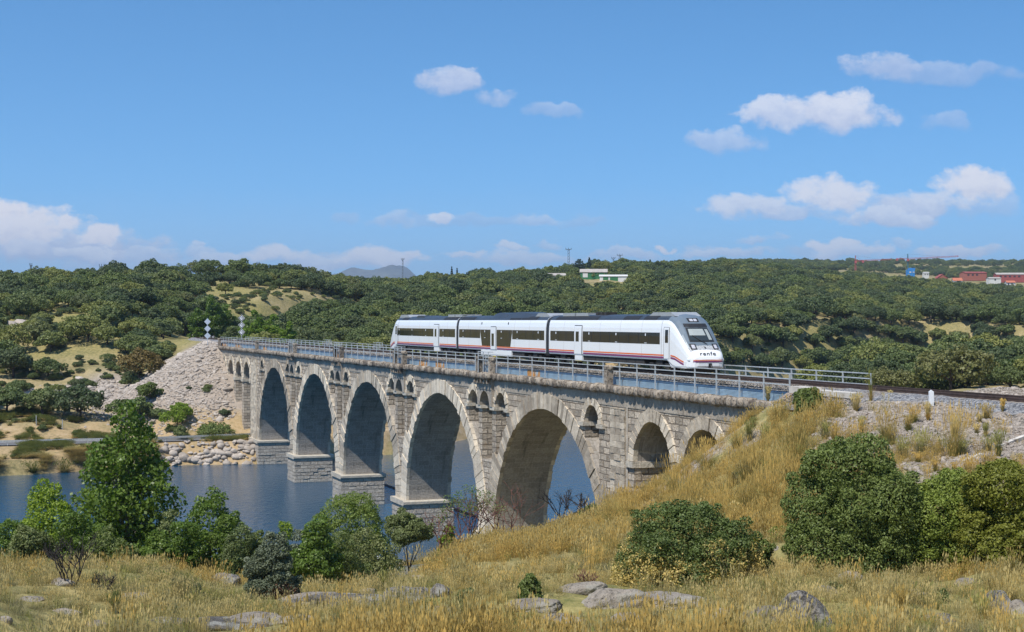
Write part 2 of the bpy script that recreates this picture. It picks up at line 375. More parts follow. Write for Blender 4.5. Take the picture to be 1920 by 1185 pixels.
M['bush3'] = leaf('yellow_green_bush_leaves', [(0, (0.175, 0.186, 0.033)), (1, (0.180, 0.192, 0.033))], .25, dead=((0.129, 0.070, 0.030), .80))
M['deadbush'] = leaf('half_dead_bush_leaves', [(0, (0.101, 0.142, 0.043)), (1, (0.105, 0.142, 0.043))], .2, dead=((0.540, 0.405, 0.132), .60))
M['greyshrub'] = leaf('grey_leaved_shrub', [(0, (0.136, 0.160, 0.108)), (1, (0.136, 0.160, 0.108))], .15, dead=((0.136, 0.072, 0.043), .72))
M['pine'] = leaf('dark_conifer_needles', [(0, (0.033, 0.054, 0.039)), (1, (0.039, 0.060, 0.039))], .1)
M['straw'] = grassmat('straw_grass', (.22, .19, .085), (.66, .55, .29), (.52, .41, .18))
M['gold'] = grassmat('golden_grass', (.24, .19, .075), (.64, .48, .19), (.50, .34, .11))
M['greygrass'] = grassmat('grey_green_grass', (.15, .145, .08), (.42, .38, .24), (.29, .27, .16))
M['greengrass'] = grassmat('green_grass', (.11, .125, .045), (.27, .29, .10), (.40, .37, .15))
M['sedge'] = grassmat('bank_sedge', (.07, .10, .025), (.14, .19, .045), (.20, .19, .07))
# ------------------------------------------------------------------ terrain
def P(px, d): return (px-960)/F*d
CP = [  # (photo column, distance, height): heights measured along sight lines
 (100,60,13.6),(100,75,9.5),(100,90,4.0),(400,60,13.1),(400,75,9.3),(400,92,4.0),(640,58,13.0),(640,72,9.5),(640,92,4.3),
 (740,60,12.4),(765,85,8.3),(740,98,4.9),(740,115,4.0),(880,66,12.9),(880,90,10.0),(880,100,8.1),(880,115,5.3),(880,130,3.8),
 (1000,60,13.4),(1000,90,9.7),(1000,120,5.6),(1000,135,4.0),(1130,60,13.9),(1130,80,12.1),(1130,105,9.6),(1200,60,14.2),(1200,80,12.8),(1200,103,11.2),
 (1300,60,14.8),(1300,80,14.3),(1300,95,13.7),(1400,60,15.7),(1400,75,16.0),(1400,89,15.8),(1460,85,17.6),(1520,84,18.7),
 (1700,30,17.0),(1700,45,16.1),(1700,55,16.8),(1700,62,18.0),(1700,70,18.9),(1900,67,19.0),(1900,58,17.9),(1900,48,16.4),
 (960,0,21.8),(960,10,20.4),(960,20,18.8),(300,30,17.0),(300,45,15.2),(960,30,17.1),(960,45,15.3),(1400,30,17.1),(1400,45,15.6),(-400,30,17),(-400,60,13.6),(-400,80,8),(-400,95,4),
 (2400,40,17),(2400,60,19),(1800,85,19.2),(1800,110,18.0),(1800,180,14.0),(1800,300,12.5),(1800,400,16.8),(1800,500,21.5),(1800,650,28),(1800,800,34),(1800,1000,42),(1800,1300,55),(1800,1800,80),(1800,2500,119),(1800,3500,116),
 (1500,130,15),(1500,200,9.5),(1500,300,11.5),(1500,400,17),(1500,500,23),(1500,650,33),(1500,800,42),(1500,1000,51.5),(1500,1300,64),(1500,1800,88),(1500,2500,117),(1500,3500,114),
 (1250,160,7),(1250,220,7),(1250,300,10),(1250,400,15.5),(1250,500,22),
 (1100,400,12),(1100,500,22),(1100,650,37),(1100,750,44),(1100,850,50.5),(1100,1200,52),(1300,800,47),(1300,1000,57.5),(1300,1500,78),(1300,2500,118),
 (900,330,8),(900,400,18),(900,500,29),(900,700,39),(900,850,43),(900,1200,46),(700,300,8),(700,340,14),(700,400,21.5),(700,500,28),(700,650,36),(700,800,40),(700,1200,44),
 (560,300,12),(560,340,16),(560,430,28),(560,500,34),(560,600,37),(560,1000,42),
 (400,300,13),(400,340,18),(400,400,20.5),(400,450,28),(400,490,34.3),(400,520,38.6),(400,600,39.5),(400,900,44),(250,270,7),(250,310,16.5),(250,350,24.6),(250,390,28.5),(250,430,32),(250,500,36),(250,600,37),(250,900,40),
 (50,250,4.8),(50,270,8),(50,310,16.5),(50,350,24),(50,400,29),(50,450,33.3),(50,550,35),(50,900,40),(0,240,3.4),(250,248,3.4),(420,252,3.4),(-600,250,5),(-600,330,20),(-600,450,37),(-600,900,44),
 (2600,300,12),(2600,600,26),(2600,1200,50),(2600,2500,120),(-600,2500,60),(300,2500,60),(700,2500,62),(1000,2500,80),(1000,1700,58),(-600,14000,60),(960,14000,60),(2600,14000,80),(2600,5000,110),(960,5000,70),
]
CPA = np.array(CP, float)
def warp(X, Y):
    d = np.maximum(np.asarray(Y, float), -30)+42
    return np.stack([np.asarray(X, float)/d*2.6, np.log(d)*1.15], -1)
_cx = P(CPA[:, 0], CPA[:, 1]); _c = warp(_cx, CPA[:, 1])
def _k(r2): return np.where(r2 > 1e-12, r2*np.log(np.maximum(r2, 1e-12))*.5, 0)
_n = len(_c)
_A = np.zeros((_n+3, _n+3)); _A[:_n, :_n] = _k(((_c[:, None]-_c[None])**2).sum(-1))+np.eye(_n)*2e-3
_A[:_n, _n] = 1; _A[:_n, _n+1:] = _c; _A[_n:, :_n] = _A[:_n, _n:].T
_w = np.linalg.solve(_A, np.r_[CPA[:, 2], 0, 0, 0])
def tps(X, Y):
    X = np.asarray(X, float).ravel(); Y = np.asarray(Y, float).ravel(); o = np.empty(len(X))
    for i in range(0, len(X), 20000):
        q = warp(X[i:i+20000], Y[i:i+20000])
        o[i:i+20000] = _k(((q[:, None]-_c[None])**2).sum(-1)) @ _w[:_n]+_w[_n]+q @ _w[_n+1:]
    return o
def seg_dist(X, Y, pts):
    best = np.full(len(X), 1e9)
    for (x0, y0), (x1, y1) in zip(pts[:-1], pts[1:]):
        dx, dy = x1-x0, y1-y0; t = np.clip(((X-x0)*dx+(Y-y0)*dy)/(dx*dx+dy*dy), 0, 1)
        best = np.minimum(best, np.hypot(X-x0-t*dx, Y-y0-t*dy))
    return best
S1 = [(-600,40),(-150,84),(-60,97),(-25,109),(-14,124),(-6,143),(6,160),(16,185),(28,220),(42,262),(62,310),(110,370),(200,450)]
S2 = [(150,520),(70,440),(30,380),(12,335),(0,315),(-9,296),(-20,263),(-34,251),(-41.5,244.5),(-53,243),(-75,227),(-90,221),(-150,205),(-600,170)]
RIV = S1+S2
def river_sd(X, Y):
    inside = np.zeros(len(X), bool); p = RIV
    for (x0, y0), (x1, y1) in zip(p, p[1:]+p[:1]):
        c = ((y0 > Y) != (y1 > Y)) & (X < (x1-x0)*(Y-y0)/((y1-y0) if y1 != y0 else 1e-9)+x0); inside ^= c
    d = seg_dist(X, Y, p+p[:1]); return np.where(inside, -d, d)
ROAD = [(-300,202),(-160,228),(-83,240.5),(-60,247.5),(-46,255.5),(-37,266),(-26,282),(-15,305),(2,345),(25,395)]
LROAD = [(-80,86),(-30,97),(-12,107),(-3,115),(5,128)]
# track centre line in world coordinates: straight over the viaduct, then a right-hand curve beyond it
_tr = [from_local(x, 2.45) for x in (95, 25, -187)]
x0, y0 = from_local(-200, 2.45); hd = math.atan2(-ST, CT); 
CURVE = []
for k in range(60):
    CURVE.append((x0, y0)); x0 += math.sin(hd)*4; y0 += math.cos(hd)*4
    if k > 2: hd += 4/190
TRACK_FAR = [from_local(-187, 2.45)]+CURVE
TRACK_NEAR = [from_local(25.5, 2.45), from_local(140, 2.45)]
DECK = 18.75; RZ = 19.85
def zones(X, Y):
    df = seg_dist(X, Y, TRACK_FAR); dn = seg_dist(X, Y, TRACK_NEAR)
    return df, dn
def H(X, Y, full=False):
    X = np.atleast_1d(np.asarray(X, float)); Y = np.atleast_1d(np.asarray(Y, float))
    sh = X.shape; X = X.ravel(); Y = Y.ravel()
    h = tps(X, Y)
    far = sstep(140, 330, Y)
    h = h+(fbm(X/9, Y/9, 3)-.5)*(1.1+far*1.5)+(fbm(X/2.2, Y/2.2, 9)-.5)*np.where(Y < 110, .75, .45)+far*(fbm(X/40, Y/40, 5)-.5)*5*sstep(330, 700, Y)
    sd = river_sd(X, Y)
    dr = np.minimum(seg_dist(X, Y, ROAD), 60)
    h = np.where(dr < 16, h+(3.45-h)*(1-sstep(4.5, 14, dr)), h)
    dl = seg_dist(X, Y, LROAD); h = np.where(dl < 7, h+(4.3-h)*(1-sstep(3, 7, dl)), h)
    df, dn = zones(X, Y)
    e = 19.25-np.maximum(0, df-3.3)*.56+(fbm(X/3, Y/3, 21)-.5)*.8*sstep(3, 6, df)
    cut = sstep(20, 5, df)*(df < 20); h = np.where((df < 20) & (h > 19.2), h+(19.2-h)*cut, h)
    h = np.maximum(h, e)
    lx, ly = to_local(X, Y)
    e2 = 19.3-np.maximum(0, dn-2.6)*.75
    h = np.maximum(h, e2)
    on = (dn < 2.7); h = np.where(on, 19.3, h)
    slope = np.where(Y > 200, 1.15, .6)
    bank = .05+np.maximum(sd, 0)*slope
    h = np.where(sd > 0, np.minimum(h, bank), np.maximum(-3.5, .05+sd*.6))
    h = np.where(sd > 0, np.maximum(h, .06+np.minimum(sd, 10)*.03), h)
    h = h-.18*X*X*0
    h = h.reshape(sh)
    if full: return h, sd.reshape(sh), df.reshape(sh), dn.reshape(sh), dr.reshape(sh)
    return h
def H1(x, y): return float(H(np.array([x]), np.array([y]))[0])
_marchd = np.concatenate([np.arange(14, 130, .12), np.arange(130, 420, .5), np.arange(420, 3200, 3)])
def hit(px, py, dmin=14):
    """first ground point seen along the sight line of a photo position"""
    d = _marchd[_marchd >= dmin]; X = (px-960)/F*d; z = CAMZ-(py-601)/F*d
    g = H(X, d); k = np.argmax(g >= z)
    if g[k] < z[k]: k = len(d)-1
    return float(X[k]), float(d[k]), float(g[k])
def axis(segs):
    o = []
    for a, b, s in segs: o += list(np.arange(a, b, s))
    return o
xs = axis([(-110, -62, 1.4), (-62, 62, .5), (62, 110, 1.4)])
g = 1.6; x = xs[-1]
while x < 9000: x += g; g *= 1.07; xs.append(x)
g = 1.6; x = -110
left = []
while x > -9000: x -= g; g *= 1.07; left.append(x)
xs = np.array(left[::-1]+xs)
ys = axis([(-40, 14, 3), (14, 112, .45), (112, 330, 1.1)]); g = 1.6; y = ys[-1]
while y < 16000: y += g; g = min(g*1.022, y*.03); ys.append(y)
ys = np.array(ys)
GX, GY = np.meshgrid(xs, ys); nx, ny = len(xs), len(ys)
Z, SD, DF, DN, DR = H(GX, GY, True)
idx = np.arange(nx*ny).reshape(ny, nx)
Fq = np.stack([idx[:-1, :-1], idx[:-1, 1:], idx[1:, 1:], idx[1:, :-1]], -1).reshape(-1, 4)
LX, LY = to_local(GX, GY)
zone = np.zeros((ny, nx, 4), np.float32); zone[..., 3] = 1
gn = fbm(GX/3.3, GY/3.3, 31)
# chippings on the near embankment, broken stone on the far one, bare orange soil by the far road
GT_ = np.clip(3.5+(LX-24)*.5, 3.5, 13)
grav = sstep(0, -4.5, DN-GT_+(gn-.5)*6)*(GY < 130)*sstep(19, 26, LX+(gn-.5)*8)
grav = np.maximum(grav, sstep(.57, .66, fbm(GX/2.6, GY/2.6, 55))*sstep(17, 10, DN)*(LX > 16)*(GY < 110)*.9)
grav = np.maximum(grav, (DN < 3.4)*1.0*(LX > 24))
rub = sstep(27, 23, DF+(gn-.5)*6)*sstep(1.8, 3.0, DF)*(GY > 180)*(LY < 6)*sstep(-207, -198, LX+(gn-.5)*6)*(Z < 19.4)
orange = rub*sstep(.55, .66, fbm(GX/7, GY/7+3, 77))*sstep(-196, -170, LX)
dirt = sstep(17, 11, DR+(gn-.5)*9)*(GY > 200)
zone[..., 0] = grav; zone[..., 1] = rub; zone[..., 2] = np.maximum(dirt, orange*.6)
m, t, out = new_mat('hillside_ground')
at = t.n('ShaderNodeAttribute', attribute_name='zone'); sp = t.n('ShaderNodeSeparateColor', {0: at.outputs['Color']})
c = t.n('ShaderNodeTexCoord').outputs['Object']
na = t.noise(c, .16, 6, .62); nb = t.noise(c, 1.8, 6, .65); nc = t.noise(c, .018, 4); nd = t.noise(c, 9, 4, .6)
gr = t.ramp(t.math('ADD', t.math('MULTIPLY', na, .6), t.math('MULTIPLY', nb, .4)), [(.36, (.13, .12, .06)), (.47, (.25, .205, .10)), (.56, (.36, .285, .145)), (.66, (.42, .32, .20))])
gr = t.mix(t.ramp(nc, [(.42, (0, 0, 0)), (.6, (1, 1, 1))]), gr, t.ramp(nb, [(.35, (.15, .15, .05)), (.65, (.35, .29, .115))]))
vo = t.n('ShaderNodeTexVoronoi', {'Vector': c, 'Scale': 9}); vo2 = t.n('ShaderNodeTexVoronoi', {'Vector': c, 'Scale': 2.1})
gv = t.mix(.65, t.mix(1, t.ramp(nd, [(.3, (.22, .175, .135)), (.7, (.46, .39, .32))]), (.9, .9, .9), 'MULTIPLY'), t.ramp(t.n('ShaderNodeSeparateColor', {0: vo.outputs['Color']}).outputs[0], [(0, (.16, .13, .105)), (.5, (.36, .31, .26)), (1, (.54, .48, .42))]), 'MIX')
gv = t.mix(t.ramp(nb, [(.55, (0, 0, 0)), (.7, (1, 1, 1))]), gv, (.42, .27, .16))
rb = t.ramp(t.math('ADD', t.math('MULTIPLY', nd, .6), t.math('MULTIPLY', nb, .4)), [(.34, (.20, .16, .125)), (.62, (.44, .37, .30))])
di = t.ramp(t.math('ADD', t.math('MULTIPLY', na, .5), t.math('MULTIPLY', nb, .5)), [(.38, (.22, .18, .09)), (.5, (.40, .285, .15)), (.62, (.44, .34, .22))])
col = t.mix(sp.outputs[2], gr, di); col = t.mix(sp.outputs[1], col, rb); col = t.mix(sp.outputs[0], col, gv)
bp = t.n('ShaderNodeBump', {'Strength': .8, 'Distance': .10, 'Height': t.math('ADD', nd, t.math('MULTIPLY', vo.outputs['Distance'], t.math('MULTIPLY', sp.outputs[0], 2.0)))})
b = t.n('ShaderNodeBsdfPrincipled', {'Base Color': col, 'Roughness': .95, 'Specular IOR Level': .15, 'Normal': bp.outputs[0]})
t.link(b.outputs[0], out.inputs[0])
gme = quads_mesh('ground', np.stack([GX, GY, Z], -1).reshape(-1, 3), Fq, m, smooth=True)
ca = gme.attributes.new('zone', 'FLOAT_COLOR', 'POINT'); ca.data.foreach_set('color', zone.ravel())
ground = tag(link('ground', gme), kind='structure')
# river surface: one sheet just inside the valley
m, t, out = new_mat('river_water')
c = t.n('ShaderNodeTexCoord').outputs['Object']
mp = t.n('ShaderNodeMapping', {'Vector': c, 'Rotation': (0, 0, R(25)), 'Scale': (1.0, .55, 1)}).outputs[0]
h1 = t.noise(mp, 1.25, 5, .62); h2 = t.noise(mp, .25, 3)
bp = t.n('ShaderNodeBump', {'Strength': 1.0, 'Distance': .13, 'Height': t.math('ADD', h1, t.math('MULTIPLY', h2, .6))})
b = t.n('ShaderNodeBsdfPrincipled', {'Base Color': (.003, .055, .115, 1), 'Roughness': .07, 'IOR': 1.33, 'Specular IOR Level': .5, 'Normal': bp.outputs[0]})
t.link(b.outputs[0], out.inputs[0])
wv = [(-900, 20, 0), (300, 20, 0), (300, 560, 0), (-900, 560, 0)]
river = tag(link('river', quads_mesh('river', wv, [(0, 1, 2, 3)], m)), kind='structure')
# far mountain range
mx_ = np.linspace(-3400, 900, 160); my_ = np.linspace(11200, 13000, 26)
MX, MY = np.meshgrid(mx_, my_)
prof = 360*np.exp(-((MX+880)/270)**2)+330*np.exp(-((MX+1330)/330)**2)+190*np.exp(-((MX+1900)/420)**2)+160*np.exp(-((MX+2700)/600)**2)
MZ = 40+prof*np.sin(np.clip((MY-11200)/1800, 0, 1)*math.pi)**.8*(.82+.36*fbm(MX/260, MY/260, 4, 5))
idx = np.arange(MX.size).reshape(MX.shape)
Fm = np.stack([idx[:-1, :-1], idx[:-1, 1:], idx[1:, 1:], idx[1:, :-1]], -1).reshape(-1, 4)
mountain = tag(link('mountains', quads_mesh('mountains', np.stack([MX, MY, MZ], -1).reshape(-1, 3), Fm, plain('mountain_scrub', (.10, .105, .075), .95, var=.4, scale=.01), smooth=True)), kind='structure')
# far road with its edge lines
def ribbon(name, pts, half, z, mat, off=0):
    V_ = []; n = len(pts)
    for i, (x, y) in enumerate(pts):
        a = pts[max(i-1, 0)]; b_ = pts[min(i+1, n-1)]; d = Vector((b_[0]-a[0], b_[1]-a[1])).normalized(); nrm = Vector((d.y, -d.x))
        for s_ in (-1, 1):
            q = Vector((x, y))+nrm*(off+s_*half); V_.append((q.x, q.y, z))
    return quads_mesh(name, V_, [(2*i, 2*i+1, 2*i+3, 2*i+2) for i in range(n-1)], mat)
def densify(pts, step):
    o = []
    for (x0, y0), (x1, y1) in zip(pts[:-1], pts[1:]):
        k = max(1, int(math.hypot(x1-x0, y1-y0)/step))
        o += [(x0+(x1-x0)*i/k, y0+(y1-y0)*i/k) for i in range(k)]
    return o+[pts[-1]]
RD = densify(ROAD, 4)
tag(link('road', ribbon('road', RD, 3.1, 3.62, M['asphalt'])), kind='structure')
for o_ in (-2.8, 2.8): tag(link('road_marking', ribbon('road_marking', RD, .07, 3.626, M['signwhite'], o_)), kind='structure')
tag(link('road', ribbon('road', densify(LROAD, 4), 2.6, 4.48, M['asphalt'])), kind='structure')
# ------------------------------------------------------------------ air
hz = MB(); hz.box(-9500, 9500, -60, 16500, -8, 620)
hm, ht, ho = new_mat('thin_air')
hv = ht.n('ShaderNodeVolumePrincipled', {'Color': (.62, .76, .95, 1), 'Density': 8e-5, 'Anisotropy': .2}); ht.link(hv.outputs[0], ho.inputs['Volume'])
haze = tag(hz.build('haze', hm), kind='stuff')
# ------------------------------------------------------------------ viaduct (built in its own frame)
W = 4.9; SPR = 3.9; RM = 12.3; RE = 13.65; AX = 28.95; RS = 3.05; SSPR = 13.4; RO = 1.37; OSPR = 15.68
PIER = [-AX*k for k in range(1, 5)]                      # four river piers
P0X = -AX*5                                               # far abutment reference
MAINC = [-AX*(k+.5) for k in range(5)]
SMALLN = [6.35, 14.2, 22.1]; SMALLF = [-154.5, -162.7, -170.9, -179.1]
SPAN = [p+o for p in PIER for o in (-3.8, 0, 3.8)]+[-4.4, P0X+4.4]
XL, XR, ZT, ZB = -184.5, 27.5, 18.2, -4.0
via = thing('stone_viaduct', 'long stone railway viaduct with five tall round arches crossing the river', 'viaduct', (0, 0, 0), frame=True)
def extr(x):
    z = 0
    for c in MAINC:
        if abs(x-c) < RE: z = max(z, SPR+math.sqrt(RE*RE-(x-c)**2))
    return z
def solids(x):
    zb = ZB; v = []
    for c in MAINC:
        if abs(x-c) < RM: zb = SPR+math.sqrt(RM*RM-(x-c)**2)
    for c in SMALLN+SMALLF:
        if abs(x-c) < RS: zb = SSPR+math.sqrt(RS*RS-(x-c)**2)
    for c in SPAN:
        if abs(x-c) < RO:
            return [(zb, max(extr(x), 10.7)), (OSPR+math.sqrt(RO*RO-(x-c)**2), ZT)]
    return [(zb, ZT)]
bk = {XL, XR}
for cs, r, n in ((MAINC, RM, 44), (SMALLN+SMALLF, RS, 20), (SPAN, RO, 12)):
    for c in cs:
        for k in range(n+1): bk.add(round(c-r*math.cos(math.pi*k/n), 5))
x = XL
while x < XR: bk.add(round(x, 5)); x += 2.0
bk = sorted(bk); bk = [b for i, b in enumerate(bk) if i == 0 or b-bk[i-1] > 1e-3]
mb = MB(); E = 2e-4
def arcv(x):
    for c in MAINC:
        if abs(x-c) <= RM+.01: return RM*math.acos(max(-1, min(1, (c-x)/RM)))
    return x
prev = None
for a, b in zip(bk[:-1], bk[1:]):
    L = solids(a+E); Rr = solids(b-E)
    for (p0, p1), (q0, q1) in zip(L, Rr):
        mb.quad([(a, 0, p0), (b, 0, q0), (b, 0, q1), (a, 0, p1)])
        mb.quad([(b, W, q0), (a, W, p0), (a, W, p1), (b, W, q1)])
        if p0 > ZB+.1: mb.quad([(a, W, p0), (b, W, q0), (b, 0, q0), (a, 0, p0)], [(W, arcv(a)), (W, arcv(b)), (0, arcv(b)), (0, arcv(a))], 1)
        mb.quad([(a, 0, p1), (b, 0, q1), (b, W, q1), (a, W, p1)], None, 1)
    if prev is not None:
        zs = sorted({z for i in prev+L for z in i})
        for z0, z1 in zip(zs[:-1], zs[1:]):
            if z1-z0 < .02: continue
            zm = (z0+z1)/2; il = any(u < zm < v_ for u, v_ in prev); ir = any(u < zm < v_ for u, v_ in L)
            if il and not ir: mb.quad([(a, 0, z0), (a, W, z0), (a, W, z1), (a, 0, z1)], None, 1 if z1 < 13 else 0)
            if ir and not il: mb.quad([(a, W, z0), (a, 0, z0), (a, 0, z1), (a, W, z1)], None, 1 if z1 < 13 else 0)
    prev = Rr
z0, z1 = ZB, ZT
mb.quad([(XR, 0, z0), (XR, W, z0), (XR, W, z1), (XR, 0, z1)]); mb.quad([(XL, W, z0), (XL, 0, z0), (XL, 0, z1), (XL, W, z1)])
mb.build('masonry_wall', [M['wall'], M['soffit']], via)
# voussoir rings: every stone a wedge of its own, with its own length and projection
def ring(nm, cx, zc, r, length, n, yf, yb, chev=None, a0=0, a1=math.pi, gap=.045):
    for side in (0, 1):
        m_ = MB()
        for k in range(n):
            t0 = a0+(a1-a0)*k/n+gap/r*.5; t1 = a0+(a1-a0)*(k+1)/n-gap/r*.5; tm = (t0+t1)/2
            ln = length*(1+random.uniform(-.03, .05)); pr = random.uniform(.04, .17)
            if chev and abs(math.cos(tm)) > .84:
                ln = min(chev/abs(math.cos(tm))-r, r*0+2.3)-.03
            ri = r-.0; ro = r+ln
            y0, y1 = (yf-pr, yf+.25) if side == 0 else (yb-.25, yb+pr)
            pts = [(cx+q*math.cos(t_), zc+q*math.sin(t_)) for q, t_ in ((ri-.01, t0), (ro, t0), (ro, t1), (ri-.01, t1))]
            m_.prism(pts, y0, y1)
        m_.build(nm, M['vouss'], via)
for c in MAINC: ring('arch_ring', c, SPR, RM, RE-RM, 62, 0, W, AX/2)
for c in SMALLN+SMALLF: ring('small_arch_ring', c, SSPR, RS, .85, 21, 0, W)
PIL = PIER+[P0X, 0]
for c in SPAN:
    if any(abs(c-p) < .1 for p in PIER): continue
    ring('spandrel_ring', c, OSPR, RO, .62, 13, 0, W)
# string courses under the little arches and at the arch springings
def course(x0, x1, z0, z1, out, mat='course', name='string_course'):
    m_ = MB(); n = max(1, round((x1-x0)/1.1))
    for i in range(n):
        a = x0+(x1-x0)*i/n; b = x0+(x1-x0)*(i+1)/n; r_ = random.uniform(-.02, .03)
        e = .06
        for s_, yy in ((-1, 0), (1, W)):
            ya, yb = yy+s_*(out+r_), yy-s_*.35
            y0, y1 = min(ya, yb), max(ya, yb)
            m_.prism([(a+.006, z0), (b-.006, z0), (b-.006, z1), (a+.006, z1)], y0, y1)
    # the returns along the passage faces
    for xx in (x0, x1):
        s_ = -1 if xx == x0 else 1
        m_.prism([(xx-.1, z0+.004), (xx+.1, z0+.004), (xx+.1, z1-.004), (xx-.1, z1-.004)], .36, W-.36)
    return m_.build(name, M[mat], via)
for p in PIER:
    for a, b in ((p-2.43, p-1.37), (p+1.37, p+2.43), (p-5.95, p-5.17), (p+5.17, p+5.95)):
        course(a-.12, b+.12, OSPR-.30, OSPR+.0, .22)
for a, b in ((-6.6, -5.77), (-3.03, -2.0), (P0X+2.0, P0X+3.03), (P0X+5.77, P0X+6.6)): course(a-.12, b+.12, OSPR-.30, OSPR, .22)
sm = sorted(SMALLN+SMALLF)
for u, v_ in [(SMALLF[3-i]+RS, SMALLF[2-i]-RS) for i in range(3)]+[(SMALLN[i]+RS, SMALLN[i+1]-RS) for i in range(2)]+[(SMALLF[0]+RS, SMALLF[0]+RS+.9), (SMALLN[0]-RS-1.0, SMALLN[0]-RS), (-184.4, SMALLF[3]-RS)]:
    course(u-.1, v_+.1, SSPR-.45, SSPR-.02, .2)
# pier bases with a moulded cap
def base(x0, x1, y0, y1, zc=SPR-.5):
    m_ = MB()
    rows = int((zc+4)/.5)
    for r_ in range(rows):
        za, zb_ = -4+r_*.5, -4+(r_+1)*.5-.02
        n = 5; sh = (r_ % 2)*.4
        for yy, sgn in ((y0, -1), (y1, 1)):
            k = x0
            while k < x1-.05:
                e_ = min(x1, k+random.uniform(.8, 1.25)); pr = random.uniform(0, .09)
                if x1-e_ < .35: e_ = x1
                m_.prism([(k+.012, za), (e_-.012, za), (e_-.012, zb_), (k+.012, zb_)], min(yy, yy+sgn*pr), max(yy, yy+sgn*pr)+.001); k = e_
        for xx, sgn in ((x0, -1), (x1, 1)):
            k = y0
            while k < y1-.05:
                e_ = min(y1, k+random.uniform(.8, 1.3)); pr = random.uniform(0, .09)
                if y1-e_ < .35: e_ = y1
                m_.box(min(xx, xx+sgn*pr)-.001, max(xx, xx+sgn*pr), k+.012, e_-.012, za, zb_); k = e_
    m_.box(x0, x1, y0, y1, -4, zc)
    b_ = m_.build('pier_base', M['plinth'], via)
    c_ = MB()
    c_.prism([(x0-.05, zc), (x1+.05, zc), (x1+.22, zc+.16), (x1+.22, zc+.42), (x1+.05, zc+.55), (x0-.05, zc+.55), (x0-.22, zc+.42), (x0-.22, zc+.16)], y0-.2, y1+.2)
    c_.build('base_moulding', M['course'], b_)
for p in PIER: base(p-2.175-.35, p+2.175+.35, -.32, W+.32)
base(P0X-5.4, P0X+2.175+.35, -.32, W+.32); base(-2.175-.35, 2.0, -.32, W+.32)
# quoin pilasters on the two abutments, plain pilasters over the river piers
for x0, x1 in ((P0X-5.2, P0X-.4), (-.6, 2.0)):
    m_ = MB(); z = 3.4
    while z < 17.1:
        z2 = min(z+.47, 17.1); k = x0+random.uniform(-.0, .0)
        while k < x1-.05:
            e_ = min(x1, k+random.uniform(.7, 1.2)); e_ = x1 if x1-e_ < .4 else e_
            m_.box(k+.012, e_-.012, -.12-random.uniform(.02, .13), .01, z+.012, z2-.012); k = e_
        z = z2
    m_.box(x0, x1, -.12, -.002, 3.4, 17.1); m_.build('abutment_pilaster', M['vouss'], via)
for p in PIER:
    xx = sorted([p-2, p+2]+[p-RO*math.cos(math.pi*k/12) for k in range(13)])
    f_ = lambda q: OSPR+math.sqrt(max(0, RO*RO-(q-p)**2)) if abs(q-p) < RO-1e-6 else OSPR
    for s_, ya, yb in ((0, -.28, -.003), (1, W+.003, W+.28)):
        m_ = MB()
        for a, b in zip(xx[:-1], xx[1:]):
            za, zb_ = (f_(a), f_(b))
            m_.prism([(a, za), (b, zb_), (b, 17.2), (a, 17.2)], ya, yb)
        m_.build('pilaster', M['ashlar'], via)
bands = (MB(), MB())
for a, b in ((XL, PIER[3]-2.004),)+tuple((PIER[k]+2.004, PIER[k-1]-2.004) for k in (3, 2, 1))+((PIER[0]+2.004, XR),):
    bands[0].box(a, b, -.05, .001, 17.2, 18.2); bands[1].box(a, b, W-.001, W+.05, 17.2, 18.2)
for p in PIER: bands[0].box(p-2, p+2, -.33, .001, 17.2, 18.2); bands[1].box(p-2, p+2, W-.001, W+.33, 17.2, 18.2)
for q in bands: q.build('string_band', M['ashlar'], via)
for p in PIER:
    for k in range(5):
        xx = p-1.8+k*.9
        for s_, yy in ((-1, -.33), (1, W+.33)):
            ya, yb = yy, yy+s_*.35; m_ = MB()
            m_.box(xx-.16, xx+.16, min(ya, yb), max(ya, yb), 17.75, 18.21); m_.build('corbel', M['cornice'], via)
# cornice: a row of rough rounded stones
def lump(m_, cx, cy, cz, sx, sy, sz, seed):
    n1, n2 = 5, 8; i0 = len(m_.v); rr = random.Random(seed)
    for i in range(n1+1):
        ph = -math.pi/2+math.pi*i/n1
        for j in range(n2):
            th = 2*math.pi*j/n2
            sg = lambda v, e=.55: math.copysign(abs(v)**e, v)
            q = 1+rr.uniform(-.10, .10)
            m_.v.append((cx+sx*sg(math.cos(ph))*sg(math.cos(th))*q, cy+sy*sg(math.cos(ph))*sg(math.sin(th))*q, cz+sz*sg(math.sin(ph))*(1+rr.uniform(-.07, .07))))
    for i in range(n1):
        for j in range(n2):
            a, b = i0+i*n2+j, i0+i*n2+(j+1) % n2
            m_.f.append((a, b, b+n2, a+n2)); m_.uv.append([(0, 0)]*4); m_.m.append(0)
crn = (MB(), MB()); x = XL+.1; sd_ = 0
while x < XR-1.2:
    wd = random.uniform(.5, .85)
    near_p = any(abs(x+wd/2-p) < 2.25 for p in PIER)
    for s_, yy in ((-1, 0), (1, W)):
        o_ = .36 if near_p else 0
        lump(crn[s_ > 0], x+wd/2, yy+s_*(o_+.10), 18.44+random.uniform(-.05, .05), wd*.56, .42+random.uniform(-.07, .07), .32+random.uniform(-.02, .03), sd_); sd_ += 1
    x += wd
for q in crn: q.build('cornice', M['cornice'], via, smooth=True)
m_ = MB(); m_.box(XL, XR, .05, W-.05, 18.205, DECK-.12); m_.build('deck_slab', M['concrete'], via)
